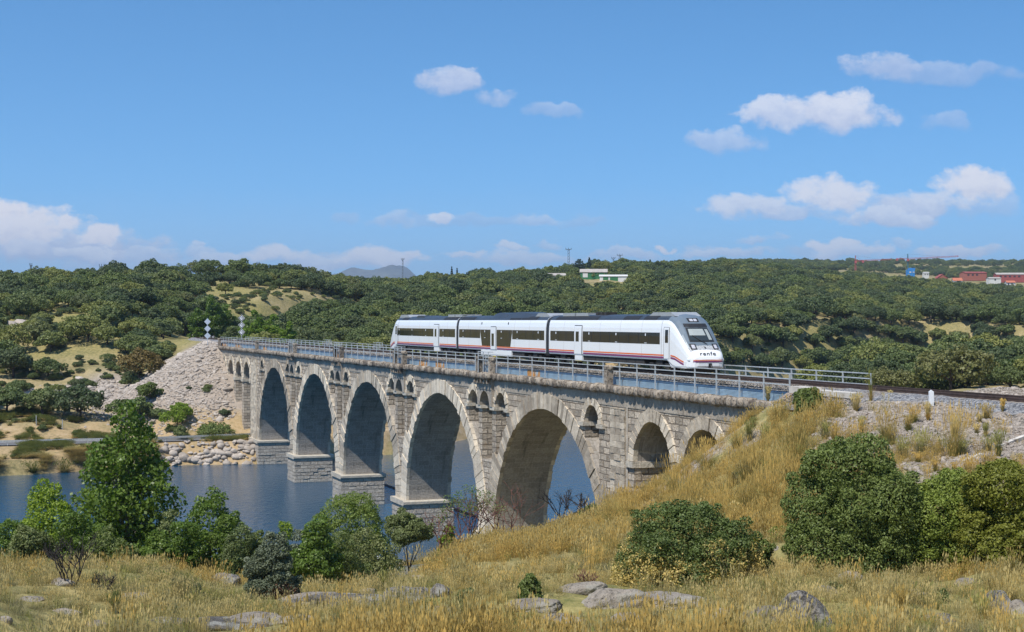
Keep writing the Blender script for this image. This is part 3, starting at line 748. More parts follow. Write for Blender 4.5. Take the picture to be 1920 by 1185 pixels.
# stone parapet posts beside every refuge
for p in [q+s_*1.75 for q in PIER for s_ in (-1, 1)]+[P0X+.3, -.9, XL+1.2]:
    for yy in (-.16, W+.16):
        if yy > 0 and p in (-.9, XL+1.2): continue
        m_ = MB(); m_.box(p-.27, p+.27, yy-.25, yy+.25, DECK-.1, 19.88); lump(m_, p, yy, 20.0, .36, .33, .2, int(p*7))
        m_.build('parapet_post', M['cornice'], via)
m_ = MB(); m_.tube([(2.2, -.06, 8.0), (2.2, -.06, 17.2)], .05); m_.build('drain_pipe', M['concrete'], via)
# concrete abutment blocks at the near end
cb = thing('concrete_wing_wall', 'pale cracked concrete wing wall beside the ballast at the end of the viaduct', 'wall', (26.2, .2, 17.6), frame=True)
m_ = MB(); m_.box(25.6, 27.4, -.25, .35, 17.2, 19.35); m_.box(27.4, 31.6, -.05, .5, 16.9, 19.3); m_.build('block', M['concrete'], cb)
m_ = MB(); m_.box(25.45, 27.5, -.42, .5, 19.353, 19.72); m_.box(27.504, 31.7, -.2, .6, 19.303, 19.6); m_.build('coping', M['concrete'], cb)
# ------------------------------------------------------------------ railings and ballast guards
def railing(name, label, y, x0, x1, mat):
    rl = thing(name, label, 'railing', (x0, y, DECK), frame=True)
    for z in (20.4, 20.1, 19.75):
        m_ = MB(); m_.box(x0, x1, y-.03, y+.03, z-.03, z+.03); m_.build('rail', mat, rl)
    m_ = MB(); m_.box(x0-.04, x0+.04, y-.04+.003, y+.04-.003, DECK-.15, 20.43); p0 = m_.build('post', mat, rl)
    n = round((x1-x0)/3.0)
    for k in range(1, n+1):
        q = p0.copy(); COL.objects.link(q); q.parent = rl; q.location = ((x1-x0)*k/n, 0, 0)
    return rl
near_r = railing('metal_railing', 'grey metal railing on the near edge of the viaduct in front of the train', .12, XL+1, 24.6, M['rail_paint'])
far_r = railing('metal_railing', 'pale metal railing on the far edge of the viaduct behind the train', W-.12, XL+1, 25.9, M['rail_paint'])
for p in PIER:
    for rl, yy, s_ in ((near_r, .12, -1), (far_r, W-.12, 1)):
        y2 = yy+s_*.5; m_ = MB()
        for z in (20.62, 20.25, 19.9):
            m_.box(p-1.4, p+1.4, y2-.03, y2+.03, z-.03, z+.03)
            for xx in (p-1.4, p+1.4): m_.box(xx-.03, xx+.03, min(yy, y2)+.031, max(yy, y2)-.031, z-.03, z+.03)
        for xx in (p-1.43, p, p+1.43): m_.box(xx-.035, xx+.035, y2-.034, y2+.034, DECK-.1, 20.66)
        m_.build('refuge_frame', M['rail_paint'], rl)
for y, lab in ((.42, 'low blue grey corrugated metal sheeting holding the ballast behind the near railing'), (W-.42, 'low corrugated metal sheeting holding the ballast along the far railing')):
    g_ = thing('ballast_guard', lab, 'metal guard', (XL+1, y, DECK), frame=True)
    cache = {}
    n = 70; st = (25.2-(XL+1))/n
    for k in range(n):
        r_ = random.random(); kind = 'rust' if (r_ < .12 or (k in (1, 5, 6))) else 'sheet'
        if kind not in cache:
            m_ = MB(); x0 = XL+1
            for i in range(8):
                za, zb_ = DECK-.1+i*.078, DECK-.1+(i+1)*.078; zm = (za+zb_)/2
                for (u0, o0), (u1, o1) in (((za, 0), (zm, -.025)), ((zm, -.025), (zb_, 0))):
                    m_.quad([(x0+.004, y+o0, u0), (x0+st-.004, y+o0+(o1-o0)*0, u0), (x0+st-.004, y+o1, u1), (x0+.004, y+o1, u1)])
                m_.quad([(x0+st-.004, y+.02, za), (x0+.004, y+.02, za), (x0+.004, y+.02, zb_), (x0+st-.004, y+.02, zb_)])
            ob = m_.build('panel', M[kind], g_); cache[kind] = ob; ob.location = (k*st, 0, 0)
            if kind == 'rust': ob['label'] = 'rust stained orange panel'
        else:
            q = cache[kind].copy(); COL.objects.link(q); q.parent = g_; q.location = (k*st, 0, 0)
# ------------------------------------------------------------------ track
YC = 2.45
tk = thing('railway_track', 'single railway track with dark rails on pale concrete sleepers over the viaduct', 'railway track', (0, YC, RZ), frame=True)
cen = [(95, YC)]+[(25, YC), (-100, YC), (-187, YC)]
path = [from_local(*q) for q in [(110, YC), (60, YC), (25, YC), (-20, YC), (-60, YC), (-100, YC), (-150, YC), (-187, YC)]]+CURVE
def off_path(pts, o_):
    r_ = []
    for i, (x, y) in enumerate(pts):
        a = pts[max(i-1, 0)]; b = pts[min(i+1, len(pts)-1)]; d = Vector((b[0]-a[0], b[1]-a[1])).normalized(); r_.append((x+d.y*o_, y-d.x*o_))
    return r_
BFI = BF.inverted()
for o_ in (-.83, .83):
    pp = [BFI @ Vector((x, y, 0)) for x, y in off_path(path, o_)]; m_ = MB()
    for a, b in zip(pp[:-1], pp[1:]):
        d = (b-a).normalized(); n_ = Vector((-d.y, d.x, 0))
        for hw, z0, z1 in ((.07, RZ-.17, RZ-.14), (.015, RZ-.14, RZ-.04), (.036, RZ-.04, RZ)):
            A = [a+n_*hw, a-n_*hw, b-n_*hw, b+n_*hw]
            m_.quad([(q.x, q.y, z1) for q in A])
            m_.quad([(A[0].x, A[0].y, z0), (A[0].x, A[0].y, z1), (A[3].x, A[3].y, z1), (A[3].x, A[3].y, z0)])
            m_.quad([(A[1].x, A[1].y, z1), (A[1].x, A[1].y, z0), (A[2].x, A[2].y, z0), (A[2].x, A[2].y, z1)])
    m_.build('rail', M['steelrail'], tk)
SLZ = RZ-.175
m_ = MB(); m_.box(-.13, .13, YC-1.3, YC+1.3, SLZ-.2, SLZ); s0 = m_.build('sleeper', M['sleeper'], tk, shift=(0, YC, RZ)); s0.location = (60, 0, 0)
for k in range(1, 100):
    q = s0.copy(); COL.objects.link(q); q.parent = tk; q.location = (60-k*.62, random.uniform(-.02, .02), 0)
m_ = MB()
for k in range(100, 400):
    x = 60-k*.62; m_.box(x-.13, x+.13, YC-1.3, YC+1.3, SLZ-.2, SLZ)
rest = m_.build('sleeper', M['sleeper'], tk); rest['kind'] = 'stuff'
# ballast bed
m, t, out = new_mat('grey_ballast')
c = t.n('ShaderNodeTexCoord').outputs['Object']
vo = t.n('ShaderNodeTexVoronoi', {'Vector': c, 'Scale': 11}); n1 = t.noise(c, 12, 4, .7); n2 = t.noise(c, .5, 3)
cc = t.ramp(t.n('ShaderNodeSeparateColor', {0: vo.outputs['Color']}).outputs[0], [(0, (.10, .105, .115)), (.5, (.27, .27, .28)), (1, (.50, .485, .465))])
cc = t.mix(t.ramp(n2, [(.5, (0, 0, 0)), (.7, (.5, .5, .5))]), cc, (.30, .23, .16))
bp = t.n('ShaderNodeBump', {'Strength': 1, 'Distance': .09, 'Height': t.math('ADD', t.math('MULTIPLY', vo.outputs['Distance'], -1.5), n1)})
b = t.n('ShaderNodeBsdfPrincipled', {'Base Color': cc, 'Roughness': .95, 'Normal': bp.outputs[0], 'Specular IOR Level': .2}); t.link(b.outputs[0], out.inputs[0])
M['ballast'] = m
DP = densify(path, 1.2); V_ = []; secs = []
for i, (x, y) in enumerate(DP):
    lx, ly = to_local(x, y)
    ob = -184 < lx < 25.3
    sec = [(-1.96, DECK-.05), (-1.93, 19.25), (-1.55, 19.62), (-.9, 19.66), (0, 19.66), (.9, 19.66), (1.55, 19.62), (1.93, 19.25), (1.96, DECK-.05)] if ob else \
          [(-3.9, 18.5), (-2.7, 19.2), (-1.6, 19.64), (-.9, 19.66), (0, 19.66), (.9, 19.66), (1.6, 19.64), (2.7, 19.2), (3.9, 18.5)]
    a = DP[max(i-1, 0)]; b_ = DP[min(i+1, len(DP)-1)]; d = Vector((b_[0]-a[0], b_[1]-a[1])).normalized()
    for k, (o_, z) in enumerate(sec):
        j = (float(vnoise(i*1.7, k*3.1, 5))-.5)*.14 if 1 < k < 7 else 0
        V_.append((x+d.y*o_, y-d.x*o_, z+j))
Fb = [(9*i+k, 9*i+k+1, 9*i+k+10, 9*i+k+9) for i in range(len(DP)-1) for k in range(8)]
tag(link('ballast', quads_mesh('ballast', V_, Fb, M['ballast'], smooth=True)), kind='structure')
# ------------------------------------------------------------------ train
PZ = [.88, 1.0, 2.55, 3.1, 3.45, 3.68]; PY = [1.42, 1.47, 1.47, 1.445, 1.39, 1.31]
ROOF = [(1.31, 3.68), (1.20, 3.84), (.98, 3.98), (.6, 4.08), (0, 4.12)]
def side_y(z): return float(np.interp(z, PZ, PY))
train = thing('passenger_train', 'white three-carriage diesel train with orange and purple stripes crossing the viaduct', 'train', (-28.5, YC, RZ), frame=True)
T0, T1 = -66.9, 10.03
class TB(MB):
    """train coordinates: x in the bridge frame, y from the track centre, z above the rail"""
    def build(s, name, mats, parent=None, **k):
        s.v = [(x, y+YC, z+RZ) for x, y, z in s.v]; return MB.build(s, name, mats, parent, **k)
NOSE = [(5.7,1,4.12,.88),(6.5,1,4.12,.86),(7.0,1,4.04,.66),(7.45,.997,3.84,.46),(7.95,.99,3.44,.40),(8.45,.975,2.92,.38),(8.95,.95,2.37,.38),(9.32,.925,1.95,.38),(9.6,.89,1.66,.38),(9.82,.82,1.42,.40),(9.96,.70,1.2,.47),(10.03,.52,1.02,.56)]
full = list(zip(PY, PZ))+ROOF[1:]
full = full+[(-y, z) for y, z in full[-2::-1]]            # closed over the top, right side to left side
NSIDE = len(PZ)
def section(x, w_, top, bot): return [(x, y*w_, bot+(z-.88)*(top-bot)/(4.12-.88)) for y, z in full]
def loft(m_, secs, j0, j1, m=0, mat_fn=None):
    for a, b in zip(secs[:-1], secs[1:]):
        for j in range(j0, j1):
            q = [a[j], b[j], b[j+1], a[j+1]]; m_.quad(q, None, mat_fn(q) if mat_fn else m)
def body_part(m_, secs, cond):
    for a, b in zip(secs[:-1], secs[1:]):
        for j in range(len(full)-1):
            q = [a[j], b[j], b[j+1], a[j+1]]
            if cond(j, q): m_.quad(q)
NJ = len(full)-1
isroof = lambda j: NSIDE-1 <= j < NJ-NSIDE+1
def strip(m_, x0, x1, z0, z1, o=.006, side=-1, m=0):
    zs_ = [z0]+[z for z in PZ if z0 < z < z1]+[z1]
    for a, b in zip(zs_[:-1], zs_[1:]):
        ya, yb = side*(side_y(a)+o), side*(side_y(b)+o)
        m_.quad([(x0, ya, a), (x1, ya, a), (x1, yb, b), (x0, yb, b)], None, m)
def ffx(y, z):
    """x of the sloping front at height z and half-width y"""
    drop = float(np.interp(abs(y)/.93, [0, .6, .98, 1.2, 1.31], [0, .04, .14, .28, .44]))
    lo, hi = 6.5, 10.03
    for _ in range(30):
        mid = (lo+hi)/2; top = float(np.interp(mid, [n[0] for n in NOSE], [n[2] for n in NOSE])); bot = float(np.interp(mid, [n[0] for n in NOSE], [n[3] for n in NOSE]))
        if top-drop*(top-bot)/3.24 > z: lo = mid
        else: hi = mid
    return lo
MIR = lambda x: T0+T1-x
def fpatch(m_, ya, yb, z0, z1, o=.02, n=5, mir=False, yt=None, m=0):
    """patch lying on the sloping front; yt narrows the top"""
    for i in range(n):
        for k in range(3):
            q = []
            for (i_, k_) in ((i, k), (i+1, k), (i+1, k+1), (i, k+1)):
                z = z0+(z1-z0)*k_/3; s_ = 1 if yt is None else 1+(yt-1)*k_/3
                y = (ya+(yb-ya)*i_/n)*s_; x = ffx(y, z)+o
                q.append((MIR(x) if mir else x, y, z+o*.3))
            m_.quad(q, None, m)
def carriage(x0, x1, nose=0):
    cg = bpy.data.objects.new('carriage', None); COL.objects.link(cg); cg.parent = train; cg.empty_display_size = .5
    if nose == 1: secs = [section(x0, 1, 4.12, .88)]+[section(*n) for n in NOSE]
    elif nose == -1: secs = [section(MIR(n[0]), *n[1:]) for n in NOSE[::-1]]+[section(x1, 1, 4.12, .88)]
    else: secs = [section(x0, 1, 4.12, .88), section(x1, 1, 4.12, .88)]
    nx_ = (lambda q: max(p[0] for p in q)) if nose == 1 else ((lambda q: MIR(min(p[0] for p in q))) if nose == -1 else (lambda q: 0))
    zc = lambda q: sum(p[2] for p in q)/4
    m_ = TB(); body_part(m_, secs, lambda j, q: (not isroof(j)) or (nx_(q) > 9.5))
    # floor and end walls
    for a, b in zip(secs[:-1], secs[1:]): m_.quad([a[0], a[-1], b[-1], b[0]])
    for s_ in (secs[0], secs[-1]): m_.quad(s_)
    m_.build('body', M['white'], cg, smooth=True, sharp=38)
    m_ = TB(); body_part(m_, secs, lambda j, q: isroof(j) and nx_(q) <= 6.6); m_.build('roof', M['roofgrey'], cg, smooth=True, sharp=40)
    if nose:
        m_ = TB(); body_part(m_, secs, lambda j, q: isroof(j) and 6.6 < nx_(q) <= 9.61)
        m_.build('cab_mask', M['mask'], cg, smooth=True, sharp=40)
    return cg
c1 = carriage(-15.92, 10.03, 1); c2 = carriage(-40.52, -16.68); c3 = carriage(T0, -41.28, -1)
CARS = ((c1, -16.2, 6.6, 1), (c2, -40.8, -16.4, 0), (c3, MIR(6.6), -41.0, -1))
def part(name, mat, par, fn, **k):
    m_ = TB(); fn(m_); return m_.build(name, M[mat] if isinstance(mat, str) else mat, par, **k)
def both(fn): return lambda m_: [fn(m_, s_) for s_ in (-1, 1)]
def door(cg, x0, x1, zb, zt, wx0, wx1, wz0, wz1, side):
    d_ = part('door', 'white', cg, lambda m_: (strip(m_, x0, x1, zb if zb > .88 else .88, zt, .045, side), m_.box(x0, x1, *sorted((side*1.25, side*1.462)), zb, .93)))
    part('door_seal', 'black', d_, lambda m_: [strip(m_, a, b, c_, e_, .03, side) for a, b, c_, e_ in ((x0-.05, x0, .9, zt+.05), (x1, x1+.05, .9, zt+.05), (x0, x1, zt, zt+.06))])
    part('door_window', 'glass', d_, lambda m_: strip(m_, wx0, wx1, wz0, wz1, .055, side))
    part('step', 'yellow', d_, lambda m_: m_.box(x0+.1, x1-.1, *sorted((side*1.2, side*1.45)), zb-.09, zb-.005))
for side in (-1, 1):
    for cg, spans, sp_ in ((c1, ((-15.6, -10.35), (-8.6, 5.45)), ((-15.9, -10.4), (-8.5, 6.1), (7.15, 7.3))),
                      (c2, ((-40.3, -33.8), (-33.75, -30.85), (-29.1, -24.95), (-24.9, -17.0)), ((-40.5, -30.8), (-29.0, -16.7))),
                      (c3, ((-63.5, -49.0), (-46.9, -41.6)), ((MIR(7.0), -49.0), (-46.9, -41.3)))):
        for k, (a, b) in enumerate(spans):
            low = 1.28 if cg is c2 and k in (1, 2) else 1.98
            def win(m_, a=a, b=b, low=low):
                if low < 1.5:
                    sl_ = .45; o_ = .008
                    l, r_ = (a+sl_, b) if a < -32 else (a, b-sl_)
                    y_ = side*(1.47+o_); m_.quad([(l, y_, low), (r_, y_, low), (b, y_, 2.55), (a, y_, 2.55)]); strip(m_, a, b, 2.55, 2.8, o_, side)
                else: strip(m_, a, b, low, 2.8, .008, side)
            wb = part('window_band', 'glass', cg, win)
            part('window_divider', 'black', wb, lambda m_, a=a, b=b: [strip(m_, q-.03, q+.03, 1.99, 2.79, .012, side) for q in np.arange(a+1.75, b-.4, 1.75)])
            part('window_sticker', 'signwhite', wb, lambda m_, a=a, b=b: [(strip(m_, q, q+.16, 2.55, 2.72, .014, side), strip(m_, q-.1, q+.3, 2.02, 2.06, .014, side)) for q in np.arange(a+1.2, b-.9, 5.2)])
        for a, b in sp_:
            part('orange_stripe', 'orange', cg, lambda m_: strip(m_, a, b, 1.17, 1.27, .007, side))
            part('purple_stripe', 'purple', cg, lambda m_: strip(m_, a, b, 1.0, 1.125, .007, side))
    for cg, xs_ in ((c1, (-12.6, -5.2, -1.4, 2.4)), (c2, (-37.4, -33.9, -24.4, -20.6)), (c3, (-62.6, -58.4, -54.2, -50.6, -44.2))):
        for q in xs_: part('panel_seam', 'sleeper', cg, lambda m_: (strip(m_, q-.012, q+.012, .95, 1.96, .0045, side), strip(m_, q-.012, q+.012, 2.83, 3.64, .0045, side)))
    door(c1, -10.25, -8.75, .52, 3.22, -9.95, -9.3, 1.98, 2.78, side)
    door(c2, -30.7, -29.25, .40, 3.05, -30.4, -29.75, 1.3, 2.45, side)
    door(c3, -48.85, -47.1, .52, 3.22, -48.4, -47.8, 1.98, 2.78, side)
    for cg, mir in ((c1, 0), (c3, 1)):
        f_ = (lambda q: MIR(q)) if mir else (lambda q: q)
        cdr = part('cab_door', 'white', cg, lambda m_: strip(m_, f_(6.1), f_(6.95), .95, 3.2, .02, side))
        part('cab_door_seal', 'black', cdr, lambda m_: [strip(m_, *sorted((f_(a), f_(b))), c_, e_, .021, side) for a, b, c_, e_ in ((6.08, 6.115, .95, 3.2), (6.935, 6.97, .95, 3.2), (6.115, 6.935, 3.17, 3.2))])
        part('cab_door_window', 'glass', cdr, lambda m_: strip(m_, *sorted((f_(6.32), f_(6.8))), 2.1, 3.0, .03, side))
        part('cab_seam', 'black', cg, lambda m_: strip(m_, *sorted((f_(5.66), f_(5.69))), .9, 3.66, .004, side))
        def dive(m_, zc_, w_):
            pts = [(7.2, zc_), (7.8, zc_-.06), (8.6, zc_-.30), (9.15, zc_-.44)]
            for (xa, za), (xb, zb_) in zip(pts[:-1], pts[1:]):
                q = []
                for x_, z_ in ((xa, za-w_/2), (xb, zb_-w_/2), (xb, zb_+w_/2), (xa, za+w_/2)):
                    ws = float(np.interp(x_, [n[0] for n in NOSE], [n[1] for n in NOSE])); tp = float(np.interp(x_, [n[0] for n in NOSE], [n[2] for n in NOSE])); bt = float(np.interp(x_, [n[0] for n in NOSE], [n[3] for n in NOSE]))
                    zz = .88+(z_-bt)*3.24/(tp-bt); q.append((f_(x_), side*(side_y(zz)*ws+.014), z_))
                m_.quad(q)
        part('orange_stripe', 'orange', cg, lambda m_: dive(m_, 1.22, .10)); part('purple_stripe', 'purple', cg, lambda m_: dive(m_, 1.06, .125))
        # rounded white cover at the corner of the nose
        def bc(m_):
            i0 = len(m_.v)
            for i, xx in enumerate((8.9, 9.15, 9.5, 9.85, 9.98, 10.0)):
                r_ = (.04, .15, .19, .19, .14, .01)[i]
                for j in range(8):
                    a_ = 2*math.pi*j/8; m_.v.append((f_(xx-.25), side*(1.19-.0*i)+r_*math.cos(a_)*.9, .98+r_*math.sin(a_)))
            for i in range(5):
                for j in range(8):
                    m_.f.append((i0+i*8+j, i0+i*8+(j+1) % 8, i0+i*8+8+(j+1) % 8, i0+i*8+8+j)); m_.uv.append([(0, 0)]*4); m_.m.append(0)
        part('buffer_cover', 'white', cg, bc, smooth=True, sharp=60)
for cg, mir in ((c1, False), (c3, True)):
    f_ = (lambda q: MIR(q)) if mir else (lambda q: q)
    ws_ = part('windscreen', 'wscreen', cg, lambda m_: fpatch(m_, -.86, .86, 2.26, 3.12, .035, 6, mir, .90))
    part('windscreen_frame', 'black', ws_, lambda m_: fpatch(m_, -.94, .94, 2.19, 3.17, .02, 6, mir, .90))
    part('sun_blind', 'blind', ws_, lambda m_: (fpatch(m_, -.78, .42, 2.62, 3.06, .045, 4, mir, .92), fpatch(m_, .55, .80, 2.32, 3.04, .045, 2, mir, .92)))
    part('wiper', 'black', ws_, lambda m_: m_.tube([(f_(ffx(y_, z_)+.07), y_, z_+.02) for y_, z_ in ((.25, 2.02), (-.2, 2.3), (-.62, 2.62))], .025, 5))
    part('brow_panel', 'black', cg, lambda m_: fpatch(m_, -.90, .90, 3.2, 3.44, .02, 5, mir, .97))
    dp_ = part('destination_display', 'black', cg, lambda m_: fpatch(m_, -.42, .42, 3.55, 3.82, .02, 3, mir))
    part('display_lamp', 'lamp', dp_, lambda m_: (fpatch(m_, -.28, -.03, 3.60, 3.76, .03, 2, mir), fpatch(m_, .03, .28, 3.60, 3.76, .03, 2, mir)))
    for s_ in (-1, 1):
        hl = part('headlight', 'black', cg, lambda m_: fpatch(m_, *sorted((s_*.62, s_*1.06)), 1.68, 2.06, .022, 3, mir))
        part('lens', 'lamp', hl, lambda m_: fpatch(m_, *sorted((s_*.72, s_*.96)), 1.74, 1.99, .034, 2, mir))
    part('horn', 'black', cg, lambda m_: fpatch(m_, -.05, .05, 1.74, 1.85, .03, 2, mir))
    def fband(m_, z0, z1):
        N = 12; Y_ = np.linspace(-1.12, 1.12, N+1)
        for a, b in zip(Y_[:-1], Y_[1:]):
            fx = lambda y_: float(np.interp(abs(y_), [0, .52*1.45, .7*1.45, .82*1.45], [10.045, 10.045, 9.985, 9.84]))
            m_.quad([(f_(fx(a)+.01), a, z0), (f_(fx(b)+.01), b, z0), (f_(fx(b)+.01), b, z1), (f_(fx(a)+.01), a, z1)])
    part('orange_stripe', 'orange', cg, lambda m_: fband(m_, .93, .985)); part('purple_stripe', 'purple', cg, lambda m_: fband(m_, .82, .90))
    part('coupler', 'black', cg, lambda m_: (m_.tube([(f_(9.8), .1, .62), (f_(10.2), .1, .60), (f_(10.26), .1, .45)], .07), m_.box(*sorted((f_(10.0), f_(10.06))), -.02, .22, .42, .74)))
    part('snow_plough', 'under', cg, lambda m_: m_.prism([(f_(8.6), .12), (f_(9.5), .12), (f_(9.7), .38), (f_(8.6), .38)] if not mir else [(f_(9.5), .12), (f_(8.6), .12), (f_(8.6), .38), (f_(9.7), .38)], -1.1, 1.1))
# operator lettering on the white nose
tcu = bpy.data.curves.new('lettering', 'FONT'); tcu.body = 'renfe'; tcu.size = .46; tcu.align_x = 'CENTER'; tcu.extrude = .004; tcu.space_character = 1.15; tcu.offset = .002
tob = bpy.data.objects.new('tmp', tcu); COL.objects.link(tob); bpy.context.view_layer.update()
lme = bpy.data.meshes.new_from_object(tob.evaluated_get(bpy.context.evaluated_depsgraph_get())); bpy.data.objects.remove(tob)
tl = np.empty(len(lme.vertices)*3); lme.vertices.foreach_get('co', tl); tl = tl.reshape(-1, 3)
lme.materials.clear(); lme.materials.append(M['black'])
for cg, mir in ((c1, False), (c3, True)):
    q = lme.copy(); nv = []
    for x_, y_, z_ in tl:
        zz = 1.30+y_*.72; yy = x_*1.12
        fx_ = float(np.interp(zz, [1.02, 1.2, 1.42, 1.66], [10.03, 9.96, 9.83, 9.62])); fx_ = fx_+.03+z_
        nv.append(((MIR(fx_) if mir else fx_)-OFF[train.name][0], (-yy if mir else yy), zz))
    q.vertices.foreach_set('co', np.array(nv).ravel()); q.update(); link('lettering', q, cg)
# gangways, bogies, underfloor gear
for x in (-16.3, -40.9):
    part('gangway_bellows', 'black', c2, lambda m_: [loft(m_, [section(x-.4, .975, 4.10, .7), section(x+.4, .975, 4.10, .7)], 0, NJ)]+[m_.quad(section(x+q, .975, 4.10, .7)) for q in (-.4, .4)])
for cg, x in ((c1, 5.0), (c1, -13.2), (c2, -19.6), (c2, -37.8), (c3, -44.2), (c3, -61.8)):
    bg_ = part('bogie', 'under', cg, lambda m_: [(m_.box(x-1.9, x+1.9, *sorted((s_*1.0, s_*1.22)), .42, .66), m_.box(x-.5, x+.5, *sorted((s_*.98, s_*1.3)), .55, .86), m_.box(x-1.55, x-.95, *sorted((s_*1.2, s_*1.3)), .28, .66), m_.box(x+.95, x+1.55, *sorted((s_*1.2, s_*1.3)), .28, .66)) for s_ in (-1, 1)]+[m_.box(x-.25, x+.25, -1, 1, .4, .8)])
    for dx in (-1.25, 1.25):
        def whl(m_):
            for s_ in (-1, 1):
                i0 = len(m_.v)
                for yy in (s_*.70, s_*.84):
                    for j in range(20): m_.v.append((x+dx+.43*math.cos(j*math.pi/10), yy, .435+.43*math.sin(j*math.pi/10)))
                m_.f += [tuple(range(i0, i0+20)), tuple(range(i0+39, i0+19, -1))]+[(i0+j, i0+(j+1) % 20, i0+20+(j+1) % 20, i0+20+j) for j in range(20)]
                m_.uv += [None]*22; m_.m += [0]*22
        part('wheel', 'steelrail', bg_, whl)
for cg, a, b in ((c1, -10.6, 2.6), (c2, -35.4, -31.4), (c2, -29.0, -22.2), (c3, -59.4, -49.4), (c3, -46.9, -46.3)):
    def uf(m_):
        x = a
        while x < b-.4:
            l = min(b, x+random.uniform(1.1, 2.6)); m_.box(x+.04, l-.04, -1.33, 1.33, random.uniform(.34, .48), .879); x = l
    part('underfloor_gear', 'under', cg, uf)
part('side_skirt', 'white', c2, both(lambda m_, s_: m_.box(-33.6, -25.2, *sorted((s_*1.30, s_*1.455)), .42, .884)))
part('side_skirt', 'white', c1, both(lambda m_, s_: m_.prism([(7.15, .40), (9.4, .40), (9.4, .86), (6.6, .86)], *sorted((s_*1.22, s_*1.40)))))
# roof equipment
def pod(x0, x1, top, name='roof_unit', mat='silver', cg=c1, w_=1.0, sl_=.8):
    part(name, mat, cg, lambda m_: m_.prism([(x0, 3.95), (x1, 3.95), (x1-sl_*1.0, top), (x0+sl_, top)], -w_, w_))
def grille(cg, x0, x1, mat='black'):
    def g_(m_):
        for s_ in (-1, 1):
            for k in range(2):
                (ya, za), (yb, zb_) = (ROOF[0], ROOF[1]) if k == 0 else (ROOF[1], ROOF[2])
                m_.quad([(x0, s_*(ya+.012), za+.02), (x1, s_*(ya+.012), za+.02), (x1, s_*(yb+.012), zb_+.02), (x0, s_*(yb+.012), zb_+.02)])
    part('roof_grille', mat, cg, g_)
pod(2.6, 7.0, 4.24, cg=c1); grille(c1, -1.2, 1.6); grille(c1, 2.4, 4.6); grille(c1, -14.8, -6.0)
for x0 in (-13.8, -11.0): part('roof_frame', 'silver', c1, lambda m_: [m_.box(x0, x0+2.5, y_-.05, y_+.05, 4.0, 4.26) for y_ in (-1.0, 1.0)]+[m_.box(q, q+.1, -.95, .95, 4.18, 4.26) for q in (x0, x0+2.4)])
part('roof_pipe', 'under', c1, lambda m_: [m_.box(q, q+.5, -.6, .3, 4.05, 4.30) for q in (-8.0, -7.2, -6.4)])
def hump(x0, x1, top):
    def h_(m_):
        N = 10
        for k in range(N):
            u0, u1 = x0+(x1-x0)*k/N, x0+(x1-x0)*(k+1)/N; z_ = lambda u: 4.02+(top-4.02)*math.sin(math.pi*(u-x0)/(x1-x0))**.6
            for s_ in (-1, 1):
                m_.quad([(u0, s_*1.26, 3.74), (u1, s_*1.26, 3.74), (u1, s_*.9, z_(u1)), (u0, s_*.9, z_(u0))])
            m_.quad([(u0, -.9, z_(u0)), (u1, -.9, z_(u1)), (u1, .9, z_(u1)), (u0, .9, z_(u0))])
    part('roof_fairing', 'roofgrey', c2, h_, smooth=True, sharp=50)
hump(-31.6, -27.0, 4.38); hump(-27.6, -21.0, 4.42); grille(c2, -26.0, -23.2); grille(c2, -23.0, -19.2); pod(-20.4, -16.8, 4.28, cg=c2); grille(c2, -40.2, -36.0)
pod(MIR(6.9), MIR(2.6), 4.30, cg=c3); grille(c3, MIR(4.6), MIR(2.4)); grille(c3, -46.0, -41.6)
for x0 in (-45.2, -42.8): part('roof_frame', 'silver', c3, lambda m_: [m_.box(x0, x0+2.1, y_-.05, y_+.05, 4.0, 4.26) for y_ in (-1.0, 1.0)]+[m_.box(q, q+.1, -.95, .95, 4.18, 4.26) for q in (x0, x0+2.0)])
pod(-57.0, -53.5, 4.2, cg=c3, mat='roofgrey')
for x0 in (-33.6, -26.2): part('vent_slot', 'black', c2, both(lambda m_, s_: strip(m_, x0, x0+.22, 3.28, 3.5, .01, s_)))
# ------------------------------------------------------------------ plants: mesh makers
def leaf_cloud(blobs, n, size, seed, jit=.55, shell=.35, low=-.55, asp=.55):
    g = np.random.default_rng(seed); B = np.array(blobs, float)
    area = (B[:, 3]*B[:, 4]+B[:, 3]*B[:, 5]+B[:, 4]*B[:, 5]); pr = area/area.sum()
    N = int(n*1.8); k = g.choice(len(B), N, p=pr); d = g.normal(size=(N, 3)); d /= np.linalg.norm(d, axis=1)[:, None]
    d[:, 2] = np.where(d[:, 2] < low, -d[:, 2]*.6, d[:, 2]); d /= np.linalg.norm(d, axis=1)[:, None]
    rad = 1-shell*g.random(N)**2+g.normal(size=N)*.05
    p = B[k, :3]+d*B[k, 3:]*rad[:, None]
    keep = np.ones(N, bool)
    for i in range(len(B)):
        q = ((p-B[i, :3])/B[i, 3:]); r_ = (q*q).sum(1); keep &= ~((r_ < .5) & (k != i))
    p, d, k = p[keep][:n], d[keep][:n], k[keep][:n]; m_ = len(p)
    nr = d/B[k, 3:]*B[k, 3:].min(1)[:, None]; nr += g.normal(size=(m_, 3))*jit; nr /= np.linalg.norm(nr, axis=1)[:, None]
    t_ = g.normal(size=(m_, 3)); t_ -= (t_*nr).sum(1)[:, None]*nr; t_ /= np.linalg.norm(t_, axis=1)[:, None]
    s_ = np.cross(nr, t_); z = size*(.65+.7*g.random(m_))[:, None]
    Vv = np.stack([p+t_*z*.5, p+s_*z*asp*.5, p-t_*z*.5, p-s_*z*asp*.5], 1).reshape(-1, 3)
    return Vv, np.arange(m_*4).reshape(-1, 4)
